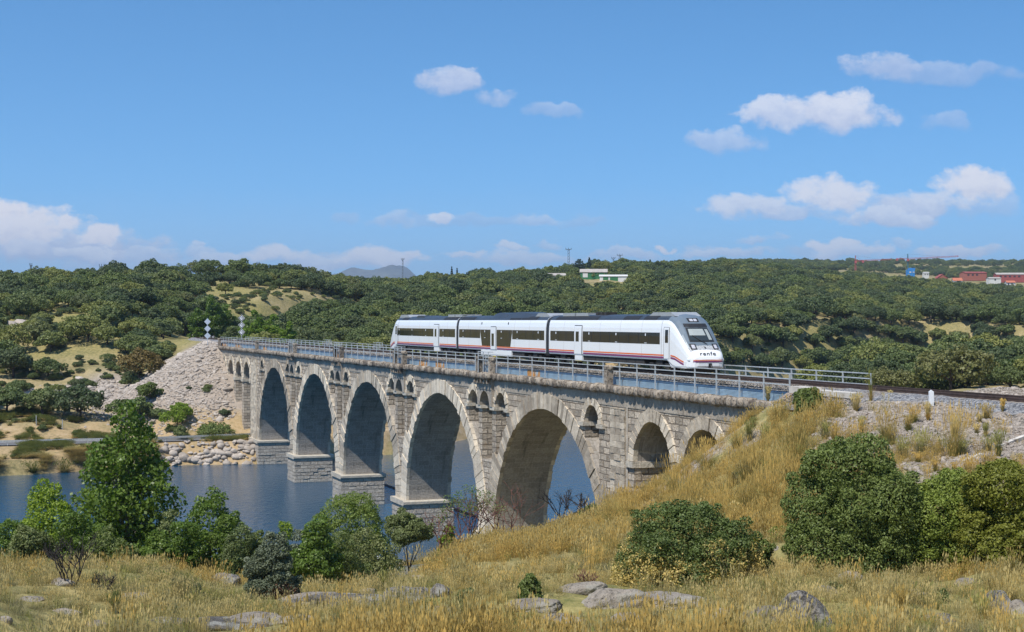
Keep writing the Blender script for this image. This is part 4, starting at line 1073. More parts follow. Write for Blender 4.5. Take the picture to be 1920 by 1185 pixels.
def dome(w, h, n, seed, base=.3, rmin=.18, rmax=.30, flat=.75, oy=1.0):
    g = random.Random(seed); o = []
    for i in range(n):
        a = g.uniform(0, 2*math.pi); u = math.sqrt(g.random())*.36*w if i > 2 else .1*w*i
        t_ = u/(.5*w); z = base*h+(h*(1-base)-rmax*w*.55)*(1-t_*t_)*g.uniform(.45, 1)
        r_ = g.uniform(rmin, rmax)*w*.9
        o.append((u*math.cos(a), u*math.sin(a)*oy, z, r_, r_, r_*flat))
    return o
def lumps(blobs, per, r0, r1, seed):
    """small leafy tufts over the surface of larger masses"""
    g = random.Random(seed); o = list(blobs)
    for (x, y, z, a, b, c) in blobs:
        for i in range(per):
            v = Vector((g.gauss(0, 1), g.gauss(0, 1), g.gauss(.35, 1))).normalized(); r_ = g.uniform(r0, r1); q_ = g.uniform(.88, 1.16)
            o.append((x+v.x*a*q_, y+v.y*b*q_, z+v.z*c*q_, r_, r_, r_*.85))
    return o
def trunk_mesh(name, limbs, mat, n=6):
    m_ = MB()
    for pts, r_ in limbs: m_.tube(pts, r_, n)
    me_ = m_.build(name, mat, None, smooth=True); d = me_.data; bpy.data.objects.remove(me_); return d
def limbs_to(blobs, h0, r0, seed, k=6):
    g = random.Random(seed); top = (g.uniform(-.15, .15), g.uniform(-.15, .15), h0)
    L = [([(0, 0, -.6), (0, 0, h0*.4), top], [r0*1.35, r0, r0*.85])]
    for b in blobs[:k]:
        mid = ((top[0]+b[0])*.5+g.uniform(-.2, .2), (top[1]+b[1])*.5+g.uniform(-.2, .2), top[2]*.45+b[2]*.55)
        L.append(([top, mid, b[:3]], [r0*.6, r0*.36, r0*.12]))
    return L
def plant(name, label, cat, loc, rz, blobs, n, size, mat, seed, trunk=None, bark='bark', group=None, jit=.55, asp=.55, shell=.35, low=-.55):
    t_ = thing(name, label, cat, loc, rz, group)
    Vv, Ff = leaf_cloud(blobs, n, size, seed, jit, shell, low, asp)
    link('crown', quads_mesh('crown', Vv, Ff, M[mat]), t_)
    if trunk: link('trunk', trunk_mesh('trunk', trunk, M[bark]), t_)
    return t_
def bare(name, label, cat, loc, h, w, mat, seed, stems=4, depth=4, group=None, leaves=None, r0=.05, kind='branch'):
    g = random.Random(seed); t_ = thing(name, label, cat, loc, 0, group); m_ = MB(); tips = []
    def grow(p, d, l, r_, k):
        q = p+d*l; bend = p+d*l*.5+Vector((g.gauss(0, 1), g.gauss(0, 1), 0))*l*.06
        m_.tube([p, bend, q], [r_, r_*.85, r_*.7], 4 if r_ < .03 else 5, cap=False)
        if k == 0: tips.append(q); return
        for i in range(g.choice((2, 2, 3))):
            nd_ = (d+Vector((g.gauss(0, .42), g.gauss(0, .42), g.gauss(.10, .25)))).normalized(); grow(q, nd_, l*g.uniform(.62, .85), r_*.7, k-1)
    for s_ in range(stems):
        a = 2*math.pi*s_/stems+g.uniform(-.4, .4); sp_ = w/h*.45
        grow(Vector((math.cos(a)*.08, math.sin(a)*.08, -.15)), Vector((math.cos(a)*sp_, math.sin(a)*sp_, 1)).normalized(), h*.34*g.uniform(.8, 1.1), r0*g.uniform(.7, 1.1), depth)
    ob = m_.build(kind, M[mat], t_)
    if leaves:
        bl = [(q.x, q.y, q.z, leaves[1], leaves[1], leaves[1]) for q in tips]
        Vv, Ff = leaf_cloud(bl, leaves[2], leaves[3], seed, .9, .9, -1)
        link('crown', quads_mesh('crown', Vv, Ff, M[leaves[0]]), t_)
    return t_
def tuft_mesh(name, n, h, w, mat, seed, bw=.012, heads=0, droop=.5, base=.12):
    g = np.random.default_rng(seed); Vv = []; Ff = []; UV = []
    for i in range(n):
        a = g.uniform(0, 2*math.pi); r_ = base*math.sqrt(g.random()); bx, by = r_*math.cos(a), r_*math.sin(a)
        a2 = a+g.normal()*.7; L = h*g.uniform(.55, 1.08); lean = w*g.uniform(.1, 1)*(L/h); k = 3; i0 = len(Vv); sx, sy = -math.sin(a2+g.normal()*.8), math.cos(a2+g.normal()*.8)
        for j in range(k+1):
            t_ = j/k; o_ = lean*t_**(1+droop); z = L*(t_-.18*droop*lean/h*t_*t_)-.04; hw = bw*(1-.75*t_)*.5*(1.0 if not (heads and t_ > .7) else 1.3)
            for s_ in (-1, 1): Vv.append((bx+math.cos(a2)*o_+sx*hw*s_, by+math.sin(a2)*o_+sy*hw*s_, z))
        for j in range(k):
            q = i0+2*j; Ff.append((q, q+1, q+3, q+2)); UV += [(0, j/k), (1, j/k), (1, (j+1)/k), (0, (j+1)/k)]
        if heads and g.random() < heads:
            x_, y_, z = Vv[-1]; i1 = len(Vv)
            for (dx, dz) in ((0, -.07*h), (bw*1.6, .0), (0, .09*h), (-bw*1.6, .0)): Vv.append((x_+sx*dx, y_+sy*dx, z+dz))
            Ff.append((i1, i1+1, i1+2, i1+3)); UV += [(0, 1)]*4
    return quads_mesh(name, Vv, Ff, M[mat], UV)
def rock_mesh(name, dims, seed, mat, sub=4, rough=.28, flat=.0):
    bm = bmesh.new(); bmesh.ops.create_icosphere(bm, subdivisions=sub, radius=1)
    V_ = np.array([v.co[:] for v in bm.verts]); g = np.random.default_rng(seed)
    for _ in range(9):                                        # broken faces
        n_ = g.normal(size=3); n_[2] = abs(n_[2])*.8; n_ /= np.linalg.norm(n_); lim = g.uniform(.62, .92)
        dd = V_ @ n_; V_ = V_-np.maximum(dd-lim, 0)[:, None]*n_*.85
    s_ = seed*3.1
    nn = lambda f, o: (fbm(V_[:, 0]*f+s_, V_[:, 1]*f+V_[:, 2]*f*.7+o, seed, 4)+fbm(V_[:, 1]*f+o, V_[:, 2]*f-V_[:, 0]*f*.6+s_, seed+9, 4))/2-.5
    V_ = V_*(1+rough*2.0*nn(1.3, 2.2)+rough*.7*nn(4.5, 7.1)+rough*.3*nn(12, 1.3))[:, None]
    V_ = V_*np.array(dims)*.5
    for v, c_ in zip(bm.verts, V_): v.co = c_
    me_ = bpy.data.meshes.new(name); bm.to_mesh(me_); bm.free(); me_.materials.append(M[mat])
    me_.polygons.foreach_set('use_smooth', np.ones(len(me_.polygons), bool)); me_.set_sharp_from_angle(angle=R(50)); return me_
def scatter(name, pts, scl, rz, which, sources, tilt=None):
    """one 'stuff' object: the points carry attributes, the nodes place copies of real things standing in the scene"""
    pts = np.asarray(pts, np.float32); n = len(pts)
    me_ = bpy.data.meshes.new(name); me_.vertices.add(n); me_.vertices.foreach_set('co', pts.ravel())
    def att(nm, ty, dat, key):
        a = me_.attributes.new(nm, ty, 'POINT'); a.data.foreach_set(key, np.ascontiguousarray(dat).ravel())
    rot = np.zeros((n, 3), np.float32); rot[:, 2] = rz
    if tilt is not None: rot[:, :2] = tilt
    s3 = np.asarray(scl, np.float32); s3 = np.repeat(s3[:, None], 3, 1) if s3.ndim == 1 else s3
    att('rot', 'FLOAT_VECTOR', rot, 'vector'); att('scl', 'FLOAT_VECTOR', s3, 'vector'); att('pick', 'INT', np.asarray(which, np.int32), 'value')
    ob = link(name, me_); ob['kind'] = 'stuff'
    ng = bpy.data.node_groups.new(name+'_nodes', 'GeometryNodeTree'); ng.interface.new_socket('Geometry', in_out='INPUT', socket_type='NodeSocketGeometry'); ng.interface.new_socket('Geometry', in_out='OUTPUT', socket_type='NodeSocketGeometry')
    t_ = NT(ng); gi = t_.n('NodeGroupInput'); go = t_.n('NodeGroupOutput')
    jn = t_.n('GeometryNodeJoinGeometry')
    for src in reversed(sources):
        src = src if isinstance(src, (list, tuple)) else [src]
        j2 = t_.n('GeometryNodeJoinGeometry')
        for s_ in src:
            oi = t_.n('GeometryNodeObjectInfo', {'As Instance': False}, transform_space='ORIGINAL'); oi.inputs['Object'].default_value = s_
            t_.link(oi.outputs['Geometry'], j2.inputs[0])
        g2 = t_.n('GeometryNodeGeometryToInstance'); t_.link(j2.outputs[0], g2.inputs[0]); t_.link(g2.outputs[0], jn.inputs[0])
    def na(nm, ty): 
        q = t_.n('GeometryNodeInputNamedAttribute', data_type=ty); q.inputs['Name'].default_value = nm; return q.outputs['Attribute']
    ip = t_.n('GeometryNodeInstanceOnPoints'); t_.link(gi.outputs[0], ip.inputs['Points']); t_.link(jn.outputs[0], ip.inputs['Instance'])
    ip.inputs['Pick Instance'].default_value = True; t_.link(na('pick', 'INT'), ip.inputs['Instance Index'])
    e2 = t_.n('FunctionNodeEulerToRotation'); t_.link(na('rot', 'FLOAT_VECTOR'), e2.inputs[0]); t_.link(e2.outputs[0], ip.inputs['Rotation']); t_.link(na('scl', 'FLOAT_VECTOR'), ip.inputs['Scale'])
    t_.link(ip.outputs[0], go.inputs[0])
    md = ob.modifiers.new('scatter', 'NODES'); md.node_group = ng; return ob
def fit(bl, w_, h_, oy=.8):
    x0 = min(b[0]-b[3] for b in bl); x1 = max(b[0]+b[3] for b in bl); zt_ = max(b[2]+b[5] for b in bl)
    sx = w_/(x1-x0); sz = h_/zt_; cx_ = (x0+x1)/2
    return [((b[0]-cx_)*sx, b[1]*sx, b[2]*sz, b[3]*sx, b[4]*sx, b[5]*sz) for b in bl]
# ------------------------------------------------------------------ holm oak woodland
OAKS = []
specs = [(9.5, 6.2, 18, 1), (8.4, 5.6, 16, 2), (11.0, 6.6, 22, 3), (7.0, 5.4, 14, 4), (10.0, 5.4, 18, 5), (6.0, 4.4, 11, 6)]
OAKW = [s_[0] for s_ in specs]
def make_oak(i, loc, rz, sc, label, group, mat='oak'):
    w_, h_, n_, sd_ = specs[i]
    bl = dome(w_, h_, n_, sd_, .34, .17, .27, .72)
    o = plant('holm_oak', label, 'oak tree', loc, rz, lumps(bl, 5, .5, 1.0, sd_), 6500, .40, mat, sd_, limbs_to(bl, 1.6, .24, sd_), group=group, jit=.5, asp=.8)
    o.scale = (sc, sc, sc); return o
g = np.random.default_rng(5)
def cand(pxa, pxb, da, db, n, dens):
    d = np.sqrt(g.random(n)*(db*db-da*da)+da*da); px = g.uniform(pxa, pxb, n)
    X = P(px, d); cl = fbm(X/28, d/28, 41); cl2 = fbm(X/90, d/90, 44)
    k = g.random(n) < dens*np.clip((.45 if pxa < 800 else (.62 if pxa > 1000 else .6))+(cl-.38)*2.6+(cl2-.5)*1.2, 0, 1)
    return np.stack([px, d], 1)[k]
C_ = np.concatenate([cand(200, 430, 300, 500, 700, 1.6), cand(-120, 430, 246, 520, 1000, 1.0), cand(430, 800, 285, 620, 1500, 1.2), cand(800, 1330, 345, 860, 5200, 1.3), cand(1330, 2060, 244, 1080, 10500, 1.6), cand(480, 800, 620, 860, 1200, 1.2), cand(1330, 2060, 310, 660, 2600, 2.6)])
C_ = C_[np.argsort(C_[:, 1])]
X_ = P(C_[:, 0], C_[:, 1]); Y_ = C_[:, 1]
hh, sd_, df_, dn_, dr_ = H(X_, Y_, True)
lx_, ly_ = to_local(X_, Y_)
ok = (sd_ > 7) & (df_ > 7.5) & ~((df_ < 27) & (lx_ > -206) & (ly_ < 5)) & (dn_ > 14) & (dr_ > 9)
def clearing(px, py_d, rx, rd):
    global ok
    ok &= (((C_[:, 0]-px)/rx)**2+((Y_-py_d)/rd)**2) > 1
for c_ in ((385, 512, 54, 17), (130, 345, 30, 12), (235, 375, 26, 10), (160, 300, 70, 15), (40, 268, 60, 10), (150, 262, 90, 9), (500, 430, 26, 22), (60, 300, 60, 9), (760, 470, 30, 22), (1540, 300, 20, 8), (1640, 330, 16, 10), (1430, 560, 50, 12), (1600, 480, 26, 10), (1060, 735, 60, 16), (1130, 735, 60, 16), (1095, 700, 108, 64), (1200, 520, 40, 20), (1800, 690, 80, 20)): clearing(*c_)
C_, X_, Y_, hh = C_[ok], X_[ok], Y_[ok], hh[ok]
#  prominent trees placed one by one: (column, distance, kind, scale, label)
SPEC = [(165,318,2,.98,'big dark holm oak standing alone on brown ground above the left end of the road'),(395,528,4,1.1,'single round holm oak on the grassy crest above the far end of the viaduct'),
 (398,494,3,.95,'small holm oak with a visible trunk in the grassy clearing below the crest'),(450,520,3,1.4,'tall dark holm oak beside the grassy clearing on the left skyline'),
 (285,505,0,1.3,'broad pair-crowned holm oak on the left skyline beside the grassy clearing'),(210,395,0,1.15,'dark spreading holm oak with a short trunk in the upper left clearing'),
 (25,292,3,1.1,'small holm oak with a bare trunk above the boulder at the left edge'),(80,262,1,.92,'yellow green holm oak behind the far road near the riverbank'),
 (150,262,0,.98,'wide dense holm oak shading the roadside at the foot of the left hill'),
 (12,262,3,.95,'holm oak at the left edge with open ground under its crown'),(90,292,1,.75,'rounded grey green holm oak below the big dark oak on the left'),(120,400,2,.9,'wide grey holm oak near the left skyline')]
taken = []; spots = []
for (px, d, i, s_, lab) in SPEC:
    spots.append((P(px, d), float(d), i, s_, lab)); taken.append((P(px, d), d, OAKW[i]*s_*.5))
brown = (262, 288, 0, .82)
taken.append((P(262, 288), 288, 4.2))
acc = []
cell = {}
def free(x, y, r_):
    cx_, cy_ = int(x//12), int(y//12)
    for a in range(cx_-1, cx_+2):
        for b in range(cy_-1, cy_+2):
            for (u, v_, q) in cell.get((a, b), ()):
                if (u-x)**2+(v_-y)**2 < ((.74 if x > 0 and y > 330 else .72)*(r_+q))**2: return False
    return True
for t_ in taken: cell.setdefault((int(t_[0]//12), int(t_[1]//12)), []).append(t_)
for (px, d), x, y in zip(C_, X_, Y_):
    i = int(g.integers(0, 6)); s_ = float(g.uniform(.62, 1.12))*(1.22 if px > 800 and d > 300 else 1.0); r_ = OAKW[i]*s_*.5
    if free(x, y, r_): cell.setdefault((int(x//12), int(y//12)), []).append((x, y, r_)); acc.append((px, x, y, i, s_))
print('oaks', len(acc))
proto = {}
def oak_zone(px, y):
    if px < 430: return ('dark green holm oak among others on the left hillside above the road', 'holm oaks on the left hillside')
    if px < 800: return ('holm oak in the dense wood behind the far half of the viaduct', 'holm oaks behind the far half of the viaduct')
    if px < 1330: return ('rounded holm oak in the wooded slope behind the train', 'holm oaks behind the train')
    return ('spreading holm oak on the wooded slope to the right of the train', 'holm oaks on the right hand slope')
for (x, y, i, s_, lab) in spots:
    loc = (x, y, H1(x, y)-.15)
    if i not in proto: proto[i] = make_oak(i, loc, random.uniform(0, 6), s_, lab, None)
    else: dup(proto[i], loc, random.uniform(0, 6), (s_, s_, s_), lab)
ob_ = make_oak(0, (P(262, 288), 288, H1(P(262, 288), 288)-.2), 1.0, 1.0, 'brown leaved holm oak above the left side of the rubble slope', None, 'brownoak')
NIND = 288
zz = H(np.array([a[1] for a in acc]), np.array([a[2] for a in acc]))
for k, (px, x, y, i, s_) in enumerate(acc[:NIND]):
    lab, grp = oak_zone(px, y); loc = (x, y, float(zz[k])-.2)
    if i not in proto: o = proto[i] = make_oak(i, loc, random.uniform(0, 6), s_, lab, grp)
    else:
        o = dup(proto[i], loc, random.uniform(0, 6), (s_*random.uniform(.92, 1.1), s_*random.uniform(.92, 1.1), s_*random.uniform(.85, 1.12)), lab); o['group'] = grp
rest_ = acc[NIND:]
srcs = [[c for c in proto[i].children] for i in range(6)]
scatter('oak_woodland', [(a[1], a[2], z-.2) for a, z in zip(rest_, zz[NIND:])], [[a[4], a[4], a[4]*random.uniform(.85, 1.1)] for a in rest_], g.uniform(0, 6.28, len(rest_)), [a[3] for a in rest_], srcs)
# scrub and trees dotted over the far ridge
n = 11000; d = np.sqrt(g.random(n)*(3300**2-1080**2)+1080**2); px = g.uniform(880, 2000, n); X2 = P(px, d)
k = (fbm(X2/200, d/200, 61) > .38) & ((d < 1900) | (g.random(n) < .5)); X2, d = X2[k], d[k]
top = (np.arange(1150, 2000, 4.3)); dt = np.full(len(top), 2480.)+g.normal(size=len(top))*40
X2 = np.r_[X2, P(top, dt)]; d = np.r_[d, dt]; s_ = g.uniform(.5, 1.3, len(d))
scatter('far_ridge_scrub', np.stack([X2, d, H(X2, d)-.3], 1), s_, g.uniform(0, 6, len(d)), g.integers(0, 6, len(d)), srcs)
n = 900; px = g.uniform(-60, 980, n); d = g.uniform(480, 900, n); X2 = P(px, d); k = fbm(X2/30, d/30, 71) > .5; X2, d = X2[k], d[k]
scatter('crest_wood', np.stack([X2, d, H(X2, d)-.3], 1), g.uniform(.5, .95, len(d)), g.uniform(0, 6, len(d)), g.integers(0, 6, len(d)), srcs)
# low scrub between the oaks
n = 13000; px = g.uniform(-60, 1980, n); d = np.sqrt(g.random(n)*(640**2-252**2)+252**2); X2 = P(px, d); q, sd2, df2, dn2, dr2 = H(X2, d, True)
k = (sd2 > 8) & (df2 > 14) & (dn2 > 12) & (dr2 > 7) & (fbm(X2/14, d/14, 81) > .50); X2, d, q = X2[k], d[k], q[k]
scatter('hillside_scrub', np.stack([X2, d, q-.25], 1), g.uniform(.12, .30, len(d)), g.uniform(0, 6, len(d)), g.integers(0, 6, len(d)), [[c[0]] for c in srcs])
# ------------------------------------------------------------------ riverside trees, bushes
def at(px, d, dz=-.1):
    x = P(px, d); return (x, d, H1(x, d)+dz)
def top_h(py, d, loc): return CAMZ-(py-601)/F*d-loc[2]
def cone_blobs(h, w_, n_, seed, base=.12):
    g_ = random.Random(seed); o = []
    for i in range(n_):
        t_ = (i+.5)/n_; z = h*(base+(1-base)*t_); r_ = w_*.5*(math.sin(math.pi*min(1, .16+t_*.84))**.75)*(1 if t_ < .8 else .9)
        for k in range(3 if t_ < .8 else 1):
            a = g_.uniform(0, 6.28); rr = r_*g_.uniform(.25, .75); s_ = max(.25, w_*.17*(1.15-.6*t_))
            o.append((rr*math.cos(a), rr*math.sin(a), z+g_.uniform(-.25, .25)*h/n_, s_, s_, s_*g_.uniform(.8, 1.4)))
    return o
# the tall poplar on the near bank
loc = at(238, 82); h_ = top_h(756, 82, loc)
pb = fit(cone_blobs(h_, 5.6, 30, 3, .06), 6.5, h_)
lm = [([(0, 0, -.5), (.1, 0, h_*.4), (0, .1, h_*.8), (0, 0, h_*.97)], [.17, .13, .07, .02])]+[([(0, .03, b[2]*.72), ((b[0])*.6, b[1]*.6, b[2]*.9), b[:3]], [.05, .035, .012]) for b in pb[::2]]
plant('poplar_tree', 'tall green poplar with a pale trunk on the near bank left of the viaduct', 'poplar tree', loc, 0, lumps(pb, 4, .25, .5, 5), 24000, .20, 'poplar', 3, lm, 'palebark', jit=.9, asp=.85, shell=.7, low=-1)
def shrub(name, label, cat, px, d, wpx, py_top, mat, seed, n=7000, size=.12, blobs=14, base=.18, per=6, lr=(.10, .22), trunk=None, jit=.6, py_base=None, shell=.4, flat=.85, bark='bark', hmin=.6, oy=.8, ground=True, dm=2.0):
    loc = at(px, d) if py_base is None else hit_loc(px, py_base)
    d = loc[1]; h_ = max(hmin, top_h(py_top, d, loc)); w_ = wpx/F*d
    bl = dome(w_, h_, blobs, seed, base, .15, .25, flat, oy)
    if ground:
        for k in range(10): bl.append((.34*w_*math.cos(k*.63), .34*w_*oy*math.sin(k*.63), .17*h_, .17*w_, .17*w_, .2*h_))
    bl = fit(bl, w_, h_, oy)
    n = int(n*dm)
    tr = limbs_to(bl, h_*.25, .05*max(1, w_/4), seed) if trunk else None
    return plant(name, label, cat, loc, random.uniform(-.4, .4), lumps(bl, per, w_*lr[0]*.5, w_*lr[1]*.5, seed), n, size, mat, seed, tr, bark, jit=jit, shell=shell, low=-.8)
def hit_loc(px, py):
    x, y, z = hit(px, py); return (x, y, z-.08)
shrub('willow_tree', 'bright green feathery willow at the left riverside', 'willow tree', 92, 72, 150, 908, 'bright', 11, 12000, .14, 16, .1, 7, trunk=1, jit=.8, flat=1.3)
shrub('riverside_shrub', 'pale green shrub low at the left edge of the river bank', 'shrub', 22, 70, 95, 978, 'willow', 12, 6000, .11)
shrub('poplar_sapling', 'bushy young poplar with a pointed top right of the tall poplar', 'poplar tree', 392, 76, 152, 930, 'poplar', 13, 9000, .16, 15, .1, 6, trunk=1, jit=.9, flat=1.25)
shrub('riverside_shrub', 'grey green shrub between the tall poplar and the pointed young poplar', 'shrub', 318, 74, 70, 958, 'olive', 14, 6000, .10)
shrub('riverside_shrub', 'dark leafy shrub at the foot of the tall poplar', 'shrub', 288, 70, 90, 1002, 'poplar', 15, 7000, .14)
shrub('riverside_shrub', 'soft grey green shrub behind the dark round bush', 'shrub', 462, 72, 100, 985, 'olive', 16, 8000, .10)
shrub('riverside_shrub', 'leafy green shrub at the left foot of the tall poplar', 'shrub', 180, 71, 90, 985, 'poplar', 26, 7000, .14)
shrub('riverside_shrub', 'small yellow green shrub left of the rounded willow', 'shrub', 535, 84, 50, 978, 'bright', 17, 4000, .12)
shrub('riverside_tree', 'dark green tree left of the rounded pale willow', 'tree', 574, 74, 120, 975, 'poplar', 18, 6000, .15, trunk=1, ground=False)
shrub('riverside_shrub', 'grey green shrub under the left side of the rounded willow', 'shrub', 560, 74, 60, 995, 'greyshrub', 19, 5000, .10)
shrub('willow_tree', 'large rounded pale green willow in front of the middle pier', 'willow tree', 660, 88, 178, 930, 'willow', 20, 30000, .13, 22, .1, 9, trunk=1, jit=.7)
shrub('riverside_shrub', 'low green shrub below the rounded willow', 'shrub', 640, 76, 110, 1000, 'willow', 21, 7000, .11)
shrub('ash_tree', 'small dark green tree on thin bare trunks beside the rounded willow', 'tree', 764, 85, 92, 960, 'olive', 22, 9000, .12, 14, .55, 7, trunk=1, ground=False)
shrub('riverside_shrub', 'small bright green shrub below the bare reddish saplings', 'shrub', 842, 96, 44, 984, 'bright', 23, 3500, .12)
shrub('low_shrub', 'dark green low shrub at the foot of the near abutment', 'shrub', 1112, 107, 62, 948, 'bush', 24, 4000, .12, flat=.6)
for px, d, wpx, py, mt, sd_, lab in ((140, 70, 80, 968, 'poplar', 51, 'green shrub filling the gap between the feathery willow and the tall poplar'), (208, 69, 80, 1000, 'willow', 52, 'low light green shrub before the tall poplar'), (345, 73, 70, 985, 'poplar', 53, 'dark leafy shrub left of the pointed young poplar'),
    (430, 74, 70, 972, 'willow', 54, 'light green shrub right of the pointed young poplar'), (478, 73, 60, 1004, 'willow', 55, 'low yellowish shrub behind the dark grey bush'), (60, 69, 80, 992, 'olive', 56, 'grey green shrub under the feathery willow'), (700, 82, 90, 1000, 'olive', 57, 'grey green shrub under the right side of the rounded willow'), (600, 86, 70, 975, 'poplar', 58, 'dark shrub against the left side of the rounded willow')):
    shrub('riverside_shrub', lab, 'shrub', px, d, wpx*1.3, py-6, mt, sd_, 6500, .125, jit=.75)
# large bushes on the near slope
shrub('oak_bush', 'big dark green oak bush below the railway embankment on the right', 'bush', 1605, 46, 262, 812, 'bush', 31, 110000, .085, 24, .12, 14, (.05, .11), jit=.7, trunk=1, py_base=1072, flat=.95, dm=1)
shrub('oak_bush', 'mid green oak bush between the dark bush and the yellow green bush', 'bush', 1752, 47, 240, 878, 'bush2', 32, 60000, .085, 18, .12, 13, (.06, .12), jit=.7, trunk=1, py_base=1050, dm=1.3)
shrub('oak_bush', 'yellow green oak bush cut by the right edge of the picture', 'bush', 1885, 46, 205, 862, 'bush3', 33, 58000, .085, 17, .12, 13, (.06, .13), jit=.7, trunk=1, py_base=1066, dm=1.3)
shrub('half_dead_bush', 'spreading green bush with dry yellow lower leaves on the central slope', 'bush', 1285, 45, 290, 944, 'deadbush', 34, 70000, .08, 22, .10, 12, (.04, .09), jit=.75, trunk=1, py_base=1098, flat=.7, dm=1)
shrub('half_dead_bush', 'small thin green bush at the right side of the half dry bush', 'bush', 1415, 45, 70, 1000, 'bush', 35, 6000, .08, py_base=1072)
shrub('grey_leaved_bush', 'dark grey green round bush in the grass left of centre', 'bush', 510, 45, 106, 1000, 'greyshrub', 36, 14000, .07, 15, .1, 9, (.07, .16), jit=.8, trunk=1, py_base=1120)
shrub('juniper_bush', 'small dark upright bush on the rocky slope below the viaduct', 'bush', 993, 42, 46, 1076, 'bush', 37, 4000, .06, py_base=1126, flat=1.3)
shrub('ivy_bush', 'dark green bush growing over the end of the viaduct by the wing wall', 'bush', 1517, 85, 56, 726, 'bush', 38, 6000, .12, py_base=772)
for px, py, wpx, hpx, mt, sd_, lab in ((360, 1120, 44, 26, 'greyshrub', 61, 'small grey leaved shrub beside the cracked rock'), (880, 1128, 50, 24, 'olive', 62, 'low grey green shrub in the centre foreground'), (1180, 1096, 46, 26, 'olive', 63, 'low olive shrub at the left foot of the half dry bush'), (1440, 920, 44, 30, 'greyshrub', 64, 'brownish grey shrub on the slope below the last small arch'), (1402, 896, 60, 34, 'greyshrub', 65, 'dark grey heathy shrub on the golden slope'), (1460, 1012, 40, 26, 'bush2', 66, 'small green shrub left of the big dark oak bush'),
    (1560, 1112, 50, 22, 'olive', 67, 'low olive shrub in front of the big dark oak bush'), (70, 1092, 50, 26, 'olive', 68, 'low olive shrub in the tall grass at the far left'), (300, 1090, 40, 22, 'bush2', 69, 'small green shrub in the tall grass at the left'), (1760, 1130, 50, 24, 'olive', 70, 'low dry shrub in the lower right grass'), (620, 1118, 46, 22, 'olive', 71, 'low olive shrub right of the dark grey bush')):
    shrub('low_shrub', lab, 'shrub', px, 40, wpx, py-hpx, mt, sd_, 2200, .05, 10, .12, 6, (.06, .16), py_base=py, hmin=.25, jit=.8)
# bare and burnt shrubs
bare('bare_shrub', 'dark leafless shrub in the tall grass at the left', 'dead shrub', hit_loc(133, 1098), 1.6, 1.5, 'burnt', 1, 6, 4, r0=.036)
bare('bare_shrub', 'small grey twiggy shrub right of the dark leafless shrub', 'dead shrub', hit_loc(192, 1104), .8, .9, 'burnt', 2, 9, 3, r0=.02)
bare('bare_shrub', 'dark twiggy dead shrub beside the half dry bush', 'dead shrub', hit_loc(1098, 1096), .7, .5, 'redtwig', 3, 9, 3, r0=.02)
for px, d, h_, w_, sd_, mt, lab, lv in ((832, 94, 3.3, 1.6, 4, 'redtwig', 'leaning reddish bare sapling right of the small dark tree', None), (868, 95, 3.9, 1.9, 5, 'redtwig', 'bare sapling with a thin yellowish crown in front of the fourth pier', ('willow', .28, 1100, .11)),
    (888, 96, 3.6, 1.5, 6, 'redtwig', 'thin sapling with sparse olive leaves against the blue water', ('olive', .24, 600, .11)), (935, 104, 3.9, 1.6, 7, 'redtwig', 'reddish bare sapling in front of the large arch foot', None), (966, 106, 4.2, 1.8, 8, 'redtwig', 'tallest reddish bare sapling in front of the large arch wall', None),
    (1062, 112, 3.8, 2.6, 9, 'burnt', 'black bare tree against the blue water in the largest arch', None), (1102, 106, 2.0, .7, 10, 'burnt', 'thin black dead stem at the right foot of the largest arch', None)):
    bare('bare_tree', lab, 'bare tree', at(px, d), h_, w_, mt, sd_, 3 if h_ > 2.2 else 2, 4, leaves=lv, r0=.07 if mt == 'burnt' else .055)
# bright trees past the far end of the viaduct and dark poplars on the bend
for px, d, wpx, py, mt, lab in ((478, 310, 40, 586, 'bright', 'pointed bright yellow green tree beside the far end of the viaduct'), (512, 315, 46, 592, 'bright', 'bright green rounded tree behind the far railing'), (540, 312, 34, 606, 'bright', 'short bright green tree at the right of the bright trees'),
    (462, 312, 26, 604, 'poplar', 'small green tree beside the triple diamond sign'), (396, 345, 44, 556, 'poplar', 'tall dark poplar on the bend of the track'), (372, 340, 36, 582, 'poplar', 'green poplar left of the tall dark poplar'), (425, 350, 46, 572, 'poplar', 'dark leafy tree behind the curving track')):
    loc = at(px, d, -.2); h_ = max(3.5, top_h(py, d, loc)); w_ = wpx/F*d
    bl = fit(cone_blobs(h_, w_, 9, int(px), .1), w_, h_)
    plant('leafy_tree', lab, 'tree', loc, 0, lumps(bl, 3, .4, .8, int(px)), 5200, .36, mt, int(px), [([(0, 0, -.3), (0, 0, h_*.8)], [.16, .05])], jit=.75, asp=.8)
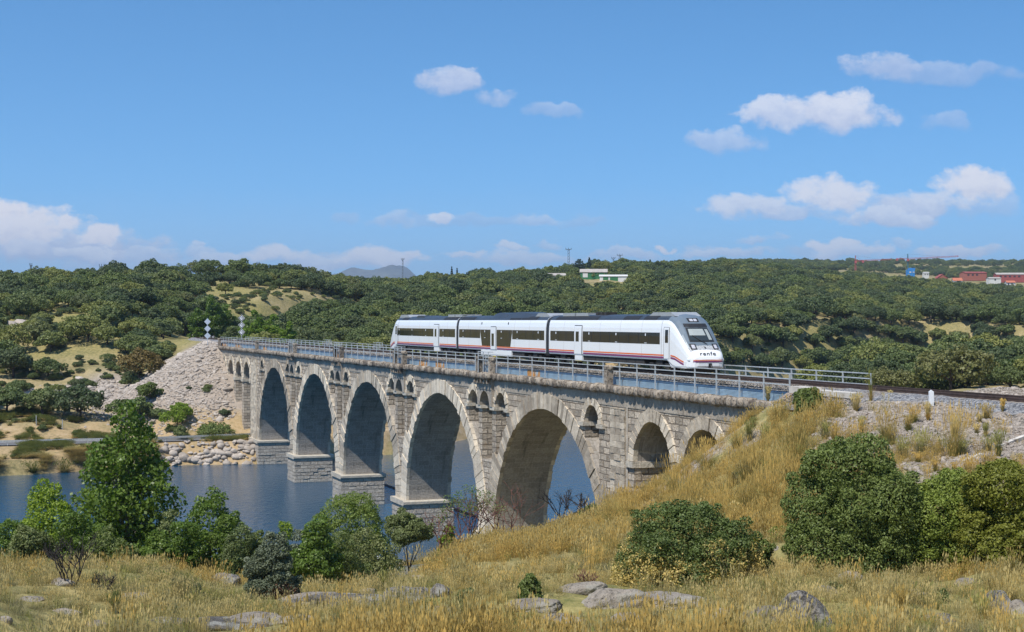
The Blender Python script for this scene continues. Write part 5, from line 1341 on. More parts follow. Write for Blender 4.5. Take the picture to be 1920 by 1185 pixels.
for px, d, wpx, py, mt, lab in ((333, 259, 58, 756, 'bright', 'round bright green tree at the foot of the rubble slope'), (280, 268, 46, 716, 'bush', 'dark green bush growing on the rubble slope'), (400, 254, 78, 795, 'bush', 'low dark bushes along the road below the rubble'), (300, 262, 40, 770, 'olive', 'brownish shrub left of the round bright green tree'),
    (245, 285, 34, 704, 'olive', 'small bush at the left edge of the rubble slope'), (633, 276, 26, 810, 'bright', 'green bush on the far bank seen between two piers'), (742, 285, 40, 764, 'bright', 'tall green bush on the far bank right of the third pier'), (868, 318, 36, 776, 'bright', 'green tree on the far bank seen through the fourth arch'), (855, 322, 30, 790, 'poplar', 'dark green bush on the far bank seen through the fourth arch'), (340, 250, 30, 800, 'olive', 'small shrub on the roadside under the round green tree')):
    loc = at(px, d, -.2); h_ = max(1.3, top_h(py, d, loc)); w_ = wpx/F*d
    bl = dome(w_, h_, 10, int(px), .15, .16, .26, .8)
    bl = fit(bl, w_, h_)
    plant('roadside_bush', lab, 'bush', loc, 0, lumps(bl, 4, w_*.05, w_*.1, int(px)), 3800, .28, mt, int(px), limbs_to(bl, h_*.3, .08, 2), jit=.65, asp=.8)
# conifers on the skyline
for px, d, py, w_, lab in ((1105, 790, 484, 4.4, 'dark pointed conifer on the skyline above the white houses'), (1086, 785, 487, 6.5, 'rounded dark pine on the skyline beside the pointed conifer'), (1219, 900, 488, 4.5, 'small spiky conifer on the skyline right of the power poles'), (847, 800, 501, 2.6, 'thin dark cypress on the skyline'), (857, 805, 504, 2.2, 'shorter cypress on the skyline')):
    loc = at(px, d, -.3); h_ = max(5, top_h(py, d, loc)); bl = []
    for k in range(10):
        t_ = k/9; r_ = w_*.5*(1-t_*.88) if w_ < 6 else w_*.5*math.sin(.4+2.4*t_)
        for j in range(4): a = j*1.57+k; bl.append((r_*.55*math.cos(a), r_*.55*math.sin(a), h_*(.12+.86*t_), r_*.55+.12, r_*.55+.12, .55))
    plant('conifer_tree', lab, 'conifer', loc, 0, bl, 2600, .6, 'pine', px, [([(0, 0, -.5), (0, 0, h_*.9)], [.25, .06])], jit=.6)
# ------------------------------------------------------------------ rocks
RK = [(1512,1182,92,66,'darkrock','large dark and white lichened boulder at the bottom right'),(1440,1187,92,46,'rock','smooth beige boulder left of the large lichened boulder'),(1548,1128,54,24,'darkrock','small grey boulder behind the large lichened boulder'),
 (1592,1086,44,12,'rock','flat pinkish slab in front of the big dark oak bush'),(1868,1152,64,44,'darkrock','grey boulder among dry grass near the right edge'),(1908,1152,46,28,'rock','pale boulder at the very right edge'),(1815,1100,40,14,'rock','half buried stone below the yellow green bush'),
 (1098,1116,92,26,'rock','long grey rock shelf left of the half dry bush'),(1150,1138,110,34,'rock','rounded beige outcrop in front of the half dry bush'),(1010,1146,100,22,'rock','low flat outcrop left of the rounded beige outcrop'),(1270,1138,140,26,'rock','long low slab in front of the half dry bush'),
 (650,1148,210,40,'darkrock','broad dark stained outcrop left of centre'),(755,1138,90,40,'darkrock','blocky end of the dark stained outcrop'),(590,1132,120,18,'rock','flat pale slab at the back of the dark stained outcrop'),(470,1172,96,22,'rock','pale lichened slab at the bottom left'),(400,1182,170,16,'darkrock','thin flat slab along the bottom edge'),
 (778,1096,34,18,'rock','small rounded stone below the guardrail'),(826,1118,36,26,'darkrock','upright pointed stone in the grass at centre'),(715,1082,34,10,'rock','low stone beside the guardrail'),(395,1068,78,14,'rock','flat rock at the crest below the pointed young poplar'),(425,1096,56,22,'darkrock','cracked rock left of the dark grey bush'),
 (122,1154,50,10,'rock','low grey stone in the grass at the left'),(115,1098,40,14,'rock','pale stone under the dark leafless shrub'),(8,1168,30,12,'rock','flat stone in the lower left corner'),(1232,1126,60,14,'rock','small slab under the half dry bush'),(690,1116,36,12,'rock','small grey stone behind the dark outcrop'),(1450,1036,30,12,'rock','stone at the right of the half dry bush')]
g3 = random.Random(21)
for px, py, w_, h_, mt, lab in ((560,1168,70,14,'rock','weathered slab end left of the broad dark outcrop'),(840,1150,60,14,'darkrock','flat grey stone right of the blocky outcrop'),(905,1176,80,12,'rock','half buried slab at the bottom centre'),(1350,1160,60,16,'rock','pale stone below the half dry bush'),(1395,1128,46,12,'rock','low stone right of the long slab'),(1710,1118,60,14,'rock','half buried stone under the mid green oak bush'),(1760,1168,70,20,'darkrock','dark grey stone in the grass at the lower right'),(1650,1176,46,16,'rock','small beige stone right of the large lichened boulder'),(250,1122,60,10,'rock','flat stone right of the dark leafless shrub'),(60,1128,44,10,'rock','half buried stone in the grass at the far left'),(310,1172,60,14,'darkrock','grey slab in the lower left grass'),(1190,1166,80,18,'rock','rounded stone below the rounded beige outcrop'),(1060,1170,90,16,'darkrock','dark flat slab below the low flat outcrop'),(180,1178,50,10,'rock','small flat stone along the lower left edge')):
    RK.append((px, py, w_, h_, mt, lab))
ROCKC = []
for k, (px, pb_, w_, h_, mt, lab) in enumerate(RK):
    x, y, z = hit(px, pb_-h_*.1); ww = w_/F*y; hz = h_/F*y
    me_ = rock_mesh('boulder', (ww*1.25, max(ww*.75, hz*1.6), hz*(1.75 if k < 4 else 1.5)), 40+k, mt, 4 if w_ < 80 else 5, .30)
    o = link('boulder', me_); o.location = (x, y+ww*.1, z+hz*.12); o.rotation_euler = (0, 0, random.uniform(-.5, .5)); tag(o, lab, 'boulder'); ROCKC.append((x, y, ww*.5, hz))
# river bank stones
pr = [rock_mesh('bank_stone', (1.0, .9, .75), 80+k, 'rubble', 2, .26) for k in range(5)]
big = link('bank_boulder', rock_mesh('bank_boulder', (2.6, 2.0, 2.1), 91, 'rubble', 4, .12)); x, y = P(345, 244.5), 244.5
big.location = (x, y-.6, 1.0); tag(big, 'largest rounded beige boulder in the stone bank left of the viaduct', 'boulder')
g2 = random.Random(8); BS = []
for k in range(240):
    px = g2.uniform(262, 476); base_y = np.interp(P(px, 242), [-75, -53, -41.5], [227, 243, 244.5])-.3; row = g2.random(); y = base_y+row*3.4; x = P(px, y); z = max(.1, H1(x, y)+.12)
    if abs(px-345) < 9 and row < .6: continue
    s_ = g2.choice((.5, .7, .9, 1.2, 1.7))*g2.uniform(.8, 1.2)*(1.1-.3*row)
    o = link('bank_stone', pr[k % 5]); o.location = (x, y, z); o.scale = (s_*g2.uniform(.8, 1.4), s_, s_*g2.uniform(.7, 1)); o.rotation_euler = (g2.uniform(-.4, .4), g2.uniform(-.4, .4), g2.uniform(0, 6.3))
    tag(o, 'pale broken stone in the heaped bank between river and road', 'stone', 'stones of the river bank'); BS.append(o)
for px, d, s_, lab in ((43, 281, 3.4, 'large pale boulder on open ground at the left edge of the hill'), (48, 279, 2.0, 'smaller boulder against the large pale boulder'), (20, 340, 4.0, 'pale rock outcrop among the oaks at the far left'), (40, 342, 3.2, 'second pale outcrop rock among the oaks at the far left'), (415, 441, 2.2, 'pale rock on the grassy crest'), (405, 446, 1.8, 'small pale rock heap on the grassy crest'), (1590, 900, 6, 'grey rock outcrop above the right hand wood')):
    o = link('hill_boulder', rock_mesh('hill_boulder', (1.3, 1, .75), int(px), 'rubble', 3, .3)); l_ = at(px, d, .1); o.location = l_; o.scale = (s_,)*3; tag(o, lab, 'boulder')
# broken stone on the far embankment, chippings on the near one: too many to count
n = 60000; x = g.uniform(-110, -40, n); y = g.uniform(236, 330, n); q, sd2, df2, dn2, dr2 = H(x, y, True); lx, ly = to_local(x, y)
k = (df2 > 2.6) & (df2 < 29+g.normal(size=n)*2.5) & (dr2 > 5.5) & (sd2 > 3) & (ly < 3) & (g.random(n) < .62) & (lx > -202+fbm(x/3, y/3, 8)*6)
k &= ~((lx > -184) & (ly > -.4)); x, y, q, lx = x[k], y[k], q[k], lx[k]
s_ = np.exp(g.normal(size=len(x))*.42)*np.where(lx > -188, .42, .62)
scatter('embankment_rubble', np.stack([x, y, q+.02], 1), np.stack([s_*g.uniform(.8, 1.5, len(x)), s_, s_*.7], 1), g.uniform(0, 6.3, len(x)), g.integers(0, 5, len(x)), BS[:5], g.uniform(-.6, .6, (len(x), 2)))
n = 190000; x = g.uniform(4, 40, n); y = g.uniform(48, 104, n); q, sd2, df2, dn2, dr2 = H(x, y, True); lx, ly = to_local(x, y); px = 960+x/y*F
gn = fbm(x/3.3, y/3.3, 31); gv = sstep(0, -4.5, dn2-np.clip(3.5+(lx-24)*.5, 3.5, 13)+(gn-.5)*6)*sstep(19, 26, lx+(gn-.5)*8)
k = (g.random(n) < gv*.95) & (dn2 > 2.9) & (px < 1990) & (px > 1250) & ~((lx < 27.6) & (ly > -.5)); x, y, q = x[k], y[k], q[k]
s_ = np.exp(g.normal(size=len(x))*.38)*.115
scatter('embankment_chippings', np.stack([x, y, q], 1), np.stack([s_*g.uniform(.9, 1.5, len(x)), s_, s_*.8], 1), g.uniform(0, 6.3, len(x)), g.integers(0, 5, len(x)), BS[5:10], g.uniform(-.6, .6, (len(x), 2)))
n = 60000; lx = g.uniform(-183, 70, n); ly = g.uniform(-.0, 1.6, n); ly = np.where(lx < 25, .62+ly*.55, ly-1.0)
x, y = from_local(lx, ly); q = np.interp(YC-ly, [0, .9, 1.55, 1.93, 2.7, 3.9], [19.66, 19.66, 19.62, 19.25, 19.2, 18.5]); k = g.random(n) < np.where(lx > -60, 1, .35); x, y, q = x[k], y[k], q[k]
bs2 = []
o = link('ballast_stone', rock_mesh('ballast_stone', (1, .9, .8), 120, 'darkrock', 2, .26)); l_ = from_local(29.5, -2.2); o.location = (l_[0], l_[1], H1(*l_)+.06); o.scale = (.2,)*3; tag(o, 'dark grey ballast stone lying on the slope by the wing wall', 'stone')
scatter('ballast_stones', np.stack([x, y, q+.01], 1), np.exp(g.normal(size=len(x))*.3)*.085, g.uniform(0, 6.3, len(x)), (g.random(len(x)) < .45).astype(int), [o, BS[11]], g.uniform(-.6, .6, (len(x), 2)))
# ------------------------------------------------------------------ grasses
TS = [(1495,852,95,'gold','greengrass','tall golden plumed grass tussock at the foot of the viaduct end',1.0),(1660,826,60,'gold','greengrass','golden grass tussock above the big dark oak bush',.8),(1790,856,95,'gold','greengrass','tall golden and green tussock on the chippings slope',.9),
 (1728,856,52,'greengrass','greygrass','green tussock left of the tall golden one on the slope',.7),(1615,812,30,'greengrass','greygrass','small dark green tussock on the chippings',.4),(1872,858,50,'greengrass','greengrass','green tussock near the concrete kerb at the right',.5),(1436,838,42,'greengrass','gold','short green tussock beside the last small arch',.5),
 (1605,772,34,'straw','straw','brown dry tussock under the wing wall',.6),(1670,750,18,'straw','gold','small dry tuft on the ballast edge',.4),(1880,772,24,'gold','straw','small golden tuft at the right edge of the ballast',.4),(1448,748,26,'straw','greygrass','dry tuft growing on the viaduct edge',.4),(1620,715,70,'sedge','gold','single tall yellow green stalked plant beside the track',.18),
 (1740,790,34,'straw','gold','thin straw tuft below the white marker post',.4),(1848,820,26,'greengrass','straw','small tuft near the middle of the right slope',.4),(120,890,26,'sedge','straw','round clump of green sedge on the far river bank',1.6),(62,888,22,'sedge','sedge','low green sedge clump at the left waterline',1.8),(1410,900,60,'gold','straw','bushy golden tussock on the slope beside the last arch',.9),
 (720,1108,36,'greengrass','greygrass','green tussock behind the dark stained outcrop',.5),(1220,1180,40,'greygrass','straw','grey wiry tussock at the bottom centre',.8),(215,1150,40,'greengrass','straw','green tuft in the grass at the lower left',.6),(960,1172,44,'straw','gold','tall straw tuft in the lower centre',.6),(1690,1150,50,'gold','straw','tall golden tuft in the lower right',.6),(330,1120,36,'straw','greygrass','straw tuft left of the cracked rock',.6),(560,1178,30,'greygrass','greengrass','low grey tuft under the pale slab',.7),(1840,1170,60,'greengrass','straw','long green and straw tuft at the lower right',.6)]
g4 = random.Random(33)
for k in range(34):
    px = g4.uniform(1400, 1915); py = g4.uniform(785, 900); hp = g4.uniform(14, 44)
    m1, m2 = g4.choice((('gold', 'greengrass'), ('straw', 'greygrass'), ('greengrass', 'greygrass'), ('gold', 'straw')))
    TS.append((px, py, hp, m1, m2, 'small weedy grass tuft growing through the pale chippings of the right slope', g4.uniform(.5, 1.1)))
TOBJ = {}
for k, (px, pb_, hpx, m1, m2, lab, wd) in enumerate(TS):
    x, y, z = hit(px, pb_); 
    if px == 1620: x, y = from_local(34, -.6); z = 19.0
    if px == 1448: x, y = from_local(22.4, -.05); z = 18.7
    h_ = hpx/F*y; t_ = thing('grass_tussock', lab, 'grass tuft', (x, y, z-.02))
    f_ = min(1.0, 55/y)
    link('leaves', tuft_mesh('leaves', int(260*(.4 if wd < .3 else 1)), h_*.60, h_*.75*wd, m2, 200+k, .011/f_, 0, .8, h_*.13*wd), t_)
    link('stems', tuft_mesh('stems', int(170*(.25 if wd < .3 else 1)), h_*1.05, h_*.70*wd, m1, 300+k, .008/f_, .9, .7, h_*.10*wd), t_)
    TOBJ[k] = t_
    if lab.startswith('small weedy'): t_['group'] = 'weedy tufts on the chippings'
g5 = random.Random(77)
for k in range(46):
    px, py = g5.uniform(1120, 1500), g5.uniform(830, 1010)
    if py < 1130-.18*px+60 and px < 1290: py += 70
    x, y, z = hit(px, py)
    if y < 42 or y > 108: continue
    s_ = g5.uniform(.5, .95)*(1 if y > 60 else .7); src_ = TOBJ[g5.choice((0, 1, 2, 16))]
    lx, ly = to_local(x, y)
    if -1.5 < ly < 6: continue
    dup(src_, (x, y, z-.03), g5.uniform(0, 6), (s_, s_, s_*g5.uniform(.8, 1.05)), 'golden plumed grass tussock on the golden slope below the last small arches', None, 'tussocks on the golden slope')
def tuft_thing(px, py, label, mat, n_, h_, w_, bw, heads, seed, base=.13):
    x, y, z = hit(px, py); o = link('grass_tuft', tuft_mesh('grass_tuft', n_, h_, w_, mat, seed, bw, heads, .5, base)); o.location = (x, y, z); return tag(o, label, 'grass tuft')
GT = [tuft_thing(860, 1150, 'thin straw tuft with seed heads in the centre foreground', 'straw', 46, .62, .20, .008, .8, 1, .22), tuft_thing(1005, 1080, 'thin golden tuft left of the small dark upright bush', 'gold', 50, .68, .20, .008, .9, 2, .22),
      tuft_thing(260, 1175, 'short grey green tuft at the bottom left', 'greygrass', 60, .30, .26, .008, 0, 3, .16), tuft_thing(620, 1180, 'green and yellow tuft below the broad dark outcrop', 'greengrass', 50, .44, .24, .009, .3, 4, .18),
      tuft_thing(1330, 1165, 'fine dry tuft with drooping heads in front of the half dry bush', 'straw', 54, .40, .22, .007, .9, 5, .24), tuft_thing(1620, 1160, 'dense golden tuft right of the large lichened boulder', 'gold', 56, .46, .22, .008, 1.0, 6, .24)]
n = 200000
d = np.sqrt(g.random(n)*(128**2-20**2)+20**2); px = g.uniform(-380, 2340, n); x = P(px, d); q, sd2, df2, dn2, dr2 = H(x, d, True); lx, ly = to_local(x, d)
gn = fbm(x/3.3, d/3.3, 31); gv = sstep(0, -4.5, dn2-np.clip(3.5+(lx-24)*.5, 3.5, 13)+(gn-.5)*6)*sstep(19, 26, lx+(gn-.5)*8)
patch = .55*fbm(x/2.6, d/2.6, 91)+.45*fbm(x/.8, d/.8, 92, 2); sp_ = fbm(x/6, d/6, 95); gold_ = fbm(x/9, d/9, 99)
keep = (sd2 > .6) & (seg_dist(x, d, LROAD) > 3.4) & (dn2 > 4.2) & ~((px > 1240) & (ly > 4.8)) & (g.random(n) < np.clip((patch-.37)*3.8, .02, 1)*(1-.95*gv)) & ~((ly > -.4) & (lx < 28) & (ly < 5.4) & (q > 2))
keep &= (d < 70) | (px > 820) | (g.random(n) < .35)
for (rx, ry, rr, rh) in ROCKC: keep &= (((x-rx)/(rr*1.15))**2+((d-ry)/(rr*.8+.2))**2 > 1) & ~((np.abs(x-rx) < rr*.85) & (d < ry) & (d > ry-rr*.8-1.6) & (g.random(n) < .82))
x, d, q, sp_, gold_, patch, px = x[keep], d[keep], q[keep], sp_[keep], gold_[keep], patch[keep], px[keep]
u = g.random(len(x)); sl_ = sstep(900, 1250, px)*sstep(50, 70, d)
mixn = fbm(x/3.1, d/3.1, 103)
fam = np.where(gold_+.12*sl_-.05*(d < 42) > .54, 1, np.where(sp_ > np.where((px < 900) | (d < 40), .47, .53), 2, 0))          # golden, grey-green or straw patches
which = np.where(fam == 1, np.where(u < .55, 1, np.where(u < .8, 5, np.where(u < .9, 3, 0))), np.where(fam == 2, np.where(u < .45, 2, np.where(u < .8, 3, 0)), np.where(u < .3, 0, np.where(u < .62, 4, np.where(u < .82, 2, np.where(u < .93, 3, 1))))))
which = np.where((mixn > .60) & (g.random(len(x)) < .7), 2, which)
s_ = g.uniform(.55, 1.25, len(x))*np.where(d > 62, 1.3, 1.0)*np.clip(.25+1.5*(patch-.25)**1.0, .3, 1.5)*np.exp(g.normal(size=len(x))*.22)
print('grass', len(x))
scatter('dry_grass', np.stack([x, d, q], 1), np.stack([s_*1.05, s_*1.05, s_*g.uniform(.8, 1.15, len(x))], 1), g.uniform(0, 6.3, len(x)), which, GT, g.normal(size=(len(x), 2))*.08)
n = 26000; px = g.uniform(-60, 470, n); d = g.uniform(221, 300, n); x = P(px, d); q, sd2, df2, dn2, dr2 = H(x, d, True)
k = (sd2 > .3) & (sd2 < 40) & (dr2 > 3.6) & (df2 > np.where(to_local(x, d)[0] > -214, 31, 18)) & (px < np.where(sd2 < 4, 290, 475)) & (fbm(x/4, d/4, 15) > np.where(sd2 < 4, .46, .54)); x, d, q, sd2 = x[k], d[k], q[k], sd2[k]
wet = sd2 < 2.2+g.random(len(x))*1.5; bsh = g.random(len(x)) < .16
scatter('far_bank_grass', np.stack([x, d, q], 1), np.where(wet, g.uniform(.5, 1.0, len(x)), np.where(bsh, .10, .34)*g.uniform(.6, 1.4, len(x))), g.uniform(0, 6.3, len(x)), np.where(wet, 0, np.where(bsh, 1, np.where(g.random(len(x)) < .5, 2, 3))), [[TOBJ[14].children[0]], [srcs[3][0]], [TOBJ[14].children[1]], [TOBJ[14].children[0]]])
# ------------------------------------------------------------------ signs, posts, guardrails
def diamond(m_, cx, z, r_, y, t_=.015):
    m_.prism([(cx-r_, z), (cx, z-r_), (cx+r_, z), (cx, z+r_)], y, y+t_)
fx, fy = P(389, 285), 285.0
sg = thing('diamond_sign', 'post with bare metal backs of three diamond plates at the far end of the viaduct', 'railway sign', (fx, fy, H1(fx, fy)), R(-4)); OFF[sg.name] = (0, 0, 0)
m_ = MB(); m_.tube([(0, .06, -.4), (0, .06, 5.3)], .05, 8); m_.build('post', M['signback'], sg)
zt_ = CAMZ-(597-601)/F*fy-H1(fx, fy)
for z, mt in ((zt_-.62, 'signback'), (zt_-1.95, 'signback'), (zt_-3.3, 'signback')):
    m_ = MB(); diamond(m_, 0, z, .64, .0); m_.build('plate', M[mt], sg)
fx2, fy2 = P(453, 290), 290.0
sg2 = thing('diamond_sign', 'three white diamond plates with black borders and the number 65 beside the far railing', 'railway sign', (fx2, fy2, H1(fx2, fy2)), R(-6)); OFF[sg2.name] = (0, 0, 0)
zt_ = CAMZ-(590-601)/F*fy2-H1(fx2, fy2)
m_ = MB(); m_.tube([(0, .08, -.4), (0, .08, zt_)], .05, 8); m_.build('post', M['signback'], sg2)
for k in range(3):
    z = zt_-.66-k*1.36
    m_ = MB(); diamond(m_, 0, z, .67, .02); pl = m_.build('plate', M['signwhite'], sg2)
    m_ = MB()
    for a, b in (((-1, 0), (0, -1)), ((0, -1), (1, 0)), ((1, 0), (0, 1)), ((0, 1), (-1, 0))):
        m_.quad([(a[0]*.60, .012, z+a[1]*.60), (b[0]*.60, .012, z+b[1]*.60), (b[0]*.42, .012, z+b[1]*.42), (a[0]*.42, .012, z+a[1]*.42)])
    m_.build('border', M['black'], pl)
    tc_ = bpy.data.curves.new('number', 'FONT'); tc_.body = '65'; tc_.size = .42; tc_.align_x = 'CENTER'; tc_.align_y = 'CENTER'; tc_.extrude = .003; tc_.offset = .02
    to = bpy.data.objects.new('tmp', tc_); COL.objects.link(to); bpy.context.view_layer.update()
    nm_ = bpy.data.meshes.new_from_object(to.evaluated_get(bpy.context.evaluated_depsgraph_get())); bpy.data.objects.remove(to)
    nm_.materials.clear(); nm_.materials.append(M['black'])
    n_ = link('number', nm_, pl); n_.location = (0, .010, z); n_.rotation_euler = (R(90), 0, 0)
# white marker post on the ballast edge
l_ = from_local(44.6, -1.6); q_ = hit(1746, 762)
mp_ = thing('marker_post', 'short white concrete marker post standing at the ballast edge on the right', 'marker post', (q_[0], q_[1], q_[2]-.1)); OFF[mp_.name] = (0, 0, 0)
m_ = MB(); m_.prism([(-.11, 0), (.11, 0), (.11, .78), (0, .86), (-.11, .78)], -.07, .07); m_.build('shaft', M['signwhite'], mp_)
m_ = MB(); m_.box(-.16, .16, -.12, .12, -.1, .06); m_.build('footing', M['concrete'], mp_)
# concrete kerb pieces at the right of the slope
for (pa, ya), (pb_, yb), lab in (((1862, 846), (1925, 822), 'sloping concrete kerb beam at the right edge of the chippings slope'), ((1805, 872), (1838, 858), 'short concrete kerb piece half buried above the yellow green bush')):
    a = Vector(hit(pa, ya)); b_ = Vector(hit(pb_, yb)); d_ = (b_-a); L = d_.length
    o = thing('concrete_kerb', lab, 'kerb', a, math.atan2(d_.y, d_.x)); m_ = MB(); s_ = d_.z/math.hypot(d_.x, d_.y)
    m_.v += [(x_, y_, z_+x_*s_) for x_ in (0, L) for y_ in (-.1, .1) for z_ in (-.12, .16)]
    for f_ in ((0,1,3,2),(4,6,7,5),(0,4,5,1),(2,3,7,6),(1,5,7,3),(0,2,6,4)): m_.f.append(f_); m_.uv.append(None); m_.m.append(0)
    m_.build('beam', M['concrete'], o, shift=(0, 0, 0))
def guardrail(label, pts, zf, off=0, step=4, par=None):
    pp = densify(off_path(pts, off), 2.0); x0, y0 = pp[0]
    gr_ = thing('guardrail', label, 'guardrail', (x0, y0, zf)); OFF[gr_.name] = (x0, y0, zf)
    m_ = MB()
    for z0, z1, o_ in ((.46, .52, .0), (.52, .60, .05), (.60, .67, 0), (.67, .75, .05), (.75, .80, 0)):
        for i in range(len(pp)-1):
            (xa, ya), (xb, yb) = pp[i], pp[i+1]; d_ = Vector((xb-xa, yb-ya)).normalized(); n_ = (d_.y*o_, -d_.x*o_)
            m_.quad([(xa+n_[0], ya+n_[1], zf+z0), (xb+n_[0], yb+n_[1], zf+z0), (xb+n_[0], yb+n_[1], zf+z1), (xa+n_[0], ya+n_[1], zf+z1)])
    m_.build('beam', M['rail_paint'], gr_)
    m_ = MB(); m_.box(-.05, .05, -.05, .05, -.3, .78); p0 = None
    for i in range(0, len(pp), max(1, step//2)):
        if p0 is None: p0 = m_.build('post', M['rail_paint'], gr_, shift=(0, 0, 0)); q = p0
        else: q = p0.copy(); COL.objects.link(q); q.parent = gr_
        q.location = (pp[i][0]-x0, pp[i][1]-y0+.08, 0)
guardrail('long low guardrail along the river side of the far road', [p for p in ROAD[1:6]], 3.62, 3.0)
guardrail('guardrail on the far road seen between the piers', [p for p in ROAD[6:]], 3.62, 3.0)
q0 = hit(668, 1072, 60); 
guardrail('short pale double guardrail half hidden in the grass below centre', [(P(668, 104), 104), (P(770, 106), 106), (P(885, 109), 109)], CAMZ-(1071-601)/F*105-.55, 0)
for px, d, pt, pb_, lab in ((685, 103, 1034, 1072, 'thin pale pole behind the short guardrail'), (710, 102, 1047, 1074, 'small lamp bollard beside the short guardrail')):
    o = thing('roadside_pole', lab, 'pole', (P(px, d), d, CAMZ-(pb_-601)/F*d-.6)); m_ = MB(); hh_ = (pb_-pt)/F*d+.6
    OFF[o.name] = (0, 0, 0); m_.tube([(0, 0, 0), (0, 0, hh_)], .04, 6); m_.build('pole', M['rail_paint'], o)
    if px == 710: m_ = MB(); m_.box(-.10, .10, -.10, .10, hh_, hh_+.18); m_.build('lamp_head', M['signwhite'], o)
for px, d in ((117, 254), (68, 254)):
    o = thing('fence_post', 'thin pale post beside the road under the %s oak' % ('wide dense' if px == 117 else 'yellow green'), 'post', at(px, d)); OFF[o.name] = (0, 0, 0); m_ = MB(); m_.tube([(0, 0, -.2), (0, 0, 1.7)], .07, 6); m_.build('pole', M['rail_paint'], o)
    m_ = MB(); m_.box(-.09, .09, -.09, .09, 1.7, 1.76); m_.build('cap', M['concrete'], o)
# floating boom across the river behind the piers
bt = thing('floating_boom', 'rusty floating boom stretched across the water behind the piers', 'boom', (-18, 213, 0)); OFF[bt.name] = (-18, 213, 0)
A, B_ = Vector((-20.5, 219, .06)), Vector((-1.2, 171, .06)); n_ = 26
for k in range(n_):
    a = A.lerp(B_, (k+.03)/n_); b_ = A.lerp(B_, (k+.97)/n_); m_ = MB(); m_.tube([a, a.lerp(b_, .1), a.lerp(b_, .9), b_], [.10, .17, .17, .10], 8); m_.build('float', M['steelrail'], bt, smooth=True)
# ------------------------------------------------------------------ skyline: houses, poles, cranes
M['hw'] = plain('white_house_wall', (.60, .59, .56), .8, var=.06, scale=.4); M['hr'] = plain('red_door_paint', (.42, .03, .03), .6, var=.08); M['hg'] = plain('green_shed_paint', (.03, .15, .05), .6, var=.1)
M['tile'] = plain('orange_roof_tile', (.46, .15, .08), .85, var=.2, scale=1.5); M['redroof'] = plain('dark_red_roof', (.30, .07, .06), .8, var=.2, scale=1); M['greyroof'] = plain('fibre_cement_roof', (.40, .36, .32), .9, var=.2, scale=.6)
M['brick'] = plain('red_brick_gable', (.33, .11, .075), .9, var=.15, scale=2); M['blue'] = plain('blue_scaffold_sheet', (.03, .22, .55), .5, var=.3, scale=.5); M['pylon'] = plain('grey_lattice_steel', (.22, .25, .28), .5, .4, .1)
M['crane'] = plain('red_crane_paint', (.42, .10, .10), .5, var=.1); M['crane2'] = plain('dark_teal_crane_mast', (.05, .16, .20), .5, var=.1); M['hdark'] = plain('dark_opening', (.03, .03, .035), .5)
def house(label, px, py_base, d, w_, h_, dep, rise, wall, roof, doors=(), rz=0, name='house', cat='house', wins=(), ridge='x'):
    x = P(px, d); z = CAMZ-(py_base-601)/F*d
    o = thing(name, label, cat, (x, d, z), R(rz)); OFF[o.name] = (0, 0, 0); m_ = MB()
    if ridge == 'x':
        m_.box(-w_/2, w_/2, 0, dep, -4, h_)
        for s_ in (-1, 1): m_.quad([(s_*w_/2, 0, h_), (s_*w_/2, dep, h_), (s_*w_/2, dep/2, h_+rise)])
    else: m_.prism([(-w_/2, -4), (w_/2, -4), (w_/2, h_), (0, h_+rise), (-w_/2, h_)], 0, dep)
    m_.build('wall', M[wall], o); m_ = MB(); e = .35
    if ridge == 'x':
        for ya, yb in ((-e, dep/2), (dep+e, dep/2)):
            za = h_-rise*e/(dep/2)
            m_.quad([(-w_/2-e, ya, za+.05), (w_/2+e, ya, za+.05), (w_/2+e, yb, h_+rise+.05), (-w_/2-e, yb, h_+rise+.05)]); m_.quad([(-w_/2-e, ya, za+.22), (w_/2+e, ya, za+.22), (w_/2+e, yb, h_+rise+.22), (-w_/2-e, yb, h_+rise+.22)])
        za = h_-rise*e/(dep/2); m_.quad([(-w_/2-e, -e, za+.05), (w_/2+e, -e, za+.05), (w_/2+e, -e, za+.22), (-w_/2-e, -e, za+.22)])
    else:
        for s_ in (-1, 1):
            xa = s_*(w_/2+e); za = h_-rise*e/(w_/2)
            m_.prism([(0, h_+rise+.03), (xa, za+.03), (xa, za+.25), (0, h_+rise+.25)], -e, dep+e)
    m_.build('roof', M[roof], o)
    for (x0, x1, hz, mt) in doors: m_ = MB(); m_.box(x0, x1, -.06, .02, 0, hz); m_.build('door', M[mt], o)
    for (x0, x1, z0, z1) in wins: m_ = MB(); m_.box(x0, x1, -.05, .02, z0, z1); m_.build('window', M['hdark'], o)
    return o
house('white house with a bright red door among the oaks behind the train', 1037, 527, 720, 12.2, 2.7, 6, 1.0, 'hw', 'greyroof', [(-4.6, -1.9, 2.5, 'hr')], 6, wins=[(-.6, 5.4, 1.0, 1.1)])
house('long grey roofed shed with pale green walls beside the skyline pine', 1113, 520, 760, 13.5, 2.6, 9, 1.6, 'hg', 'greyroof', [(-5.5, -3.0, 2.2, 'hw')], -4, 'shed', 'shed')
house('white barn with a dark green door below the grey roofed shed', 1150, 528, 712, 13.0, 2.5, 6, .7, 'hw', 'hw', [(-4.9, -2.4, 2.3, 'hg'), (-1.6, 2.2, 2.2, 'hg')], -5, 'barn', 'barn')
house('low white house with a red edged roof half hidden on the skyline', 976, 517, 800, 8, 2.0, 6, 1.1, 'hw', 'redroof', [], 0, wins=[(-1, 0, .6, 1.6)])
house('dark red gabled house by the blue scaffolding on the right', 1767, 531, 1180, 8.5, 4.0, 8, 3.0, 'brick', 'redroof', [], 0, ridge='y', wins=[(-2, -1, 1.5, 3), (1, 2, 1.5, 3)])
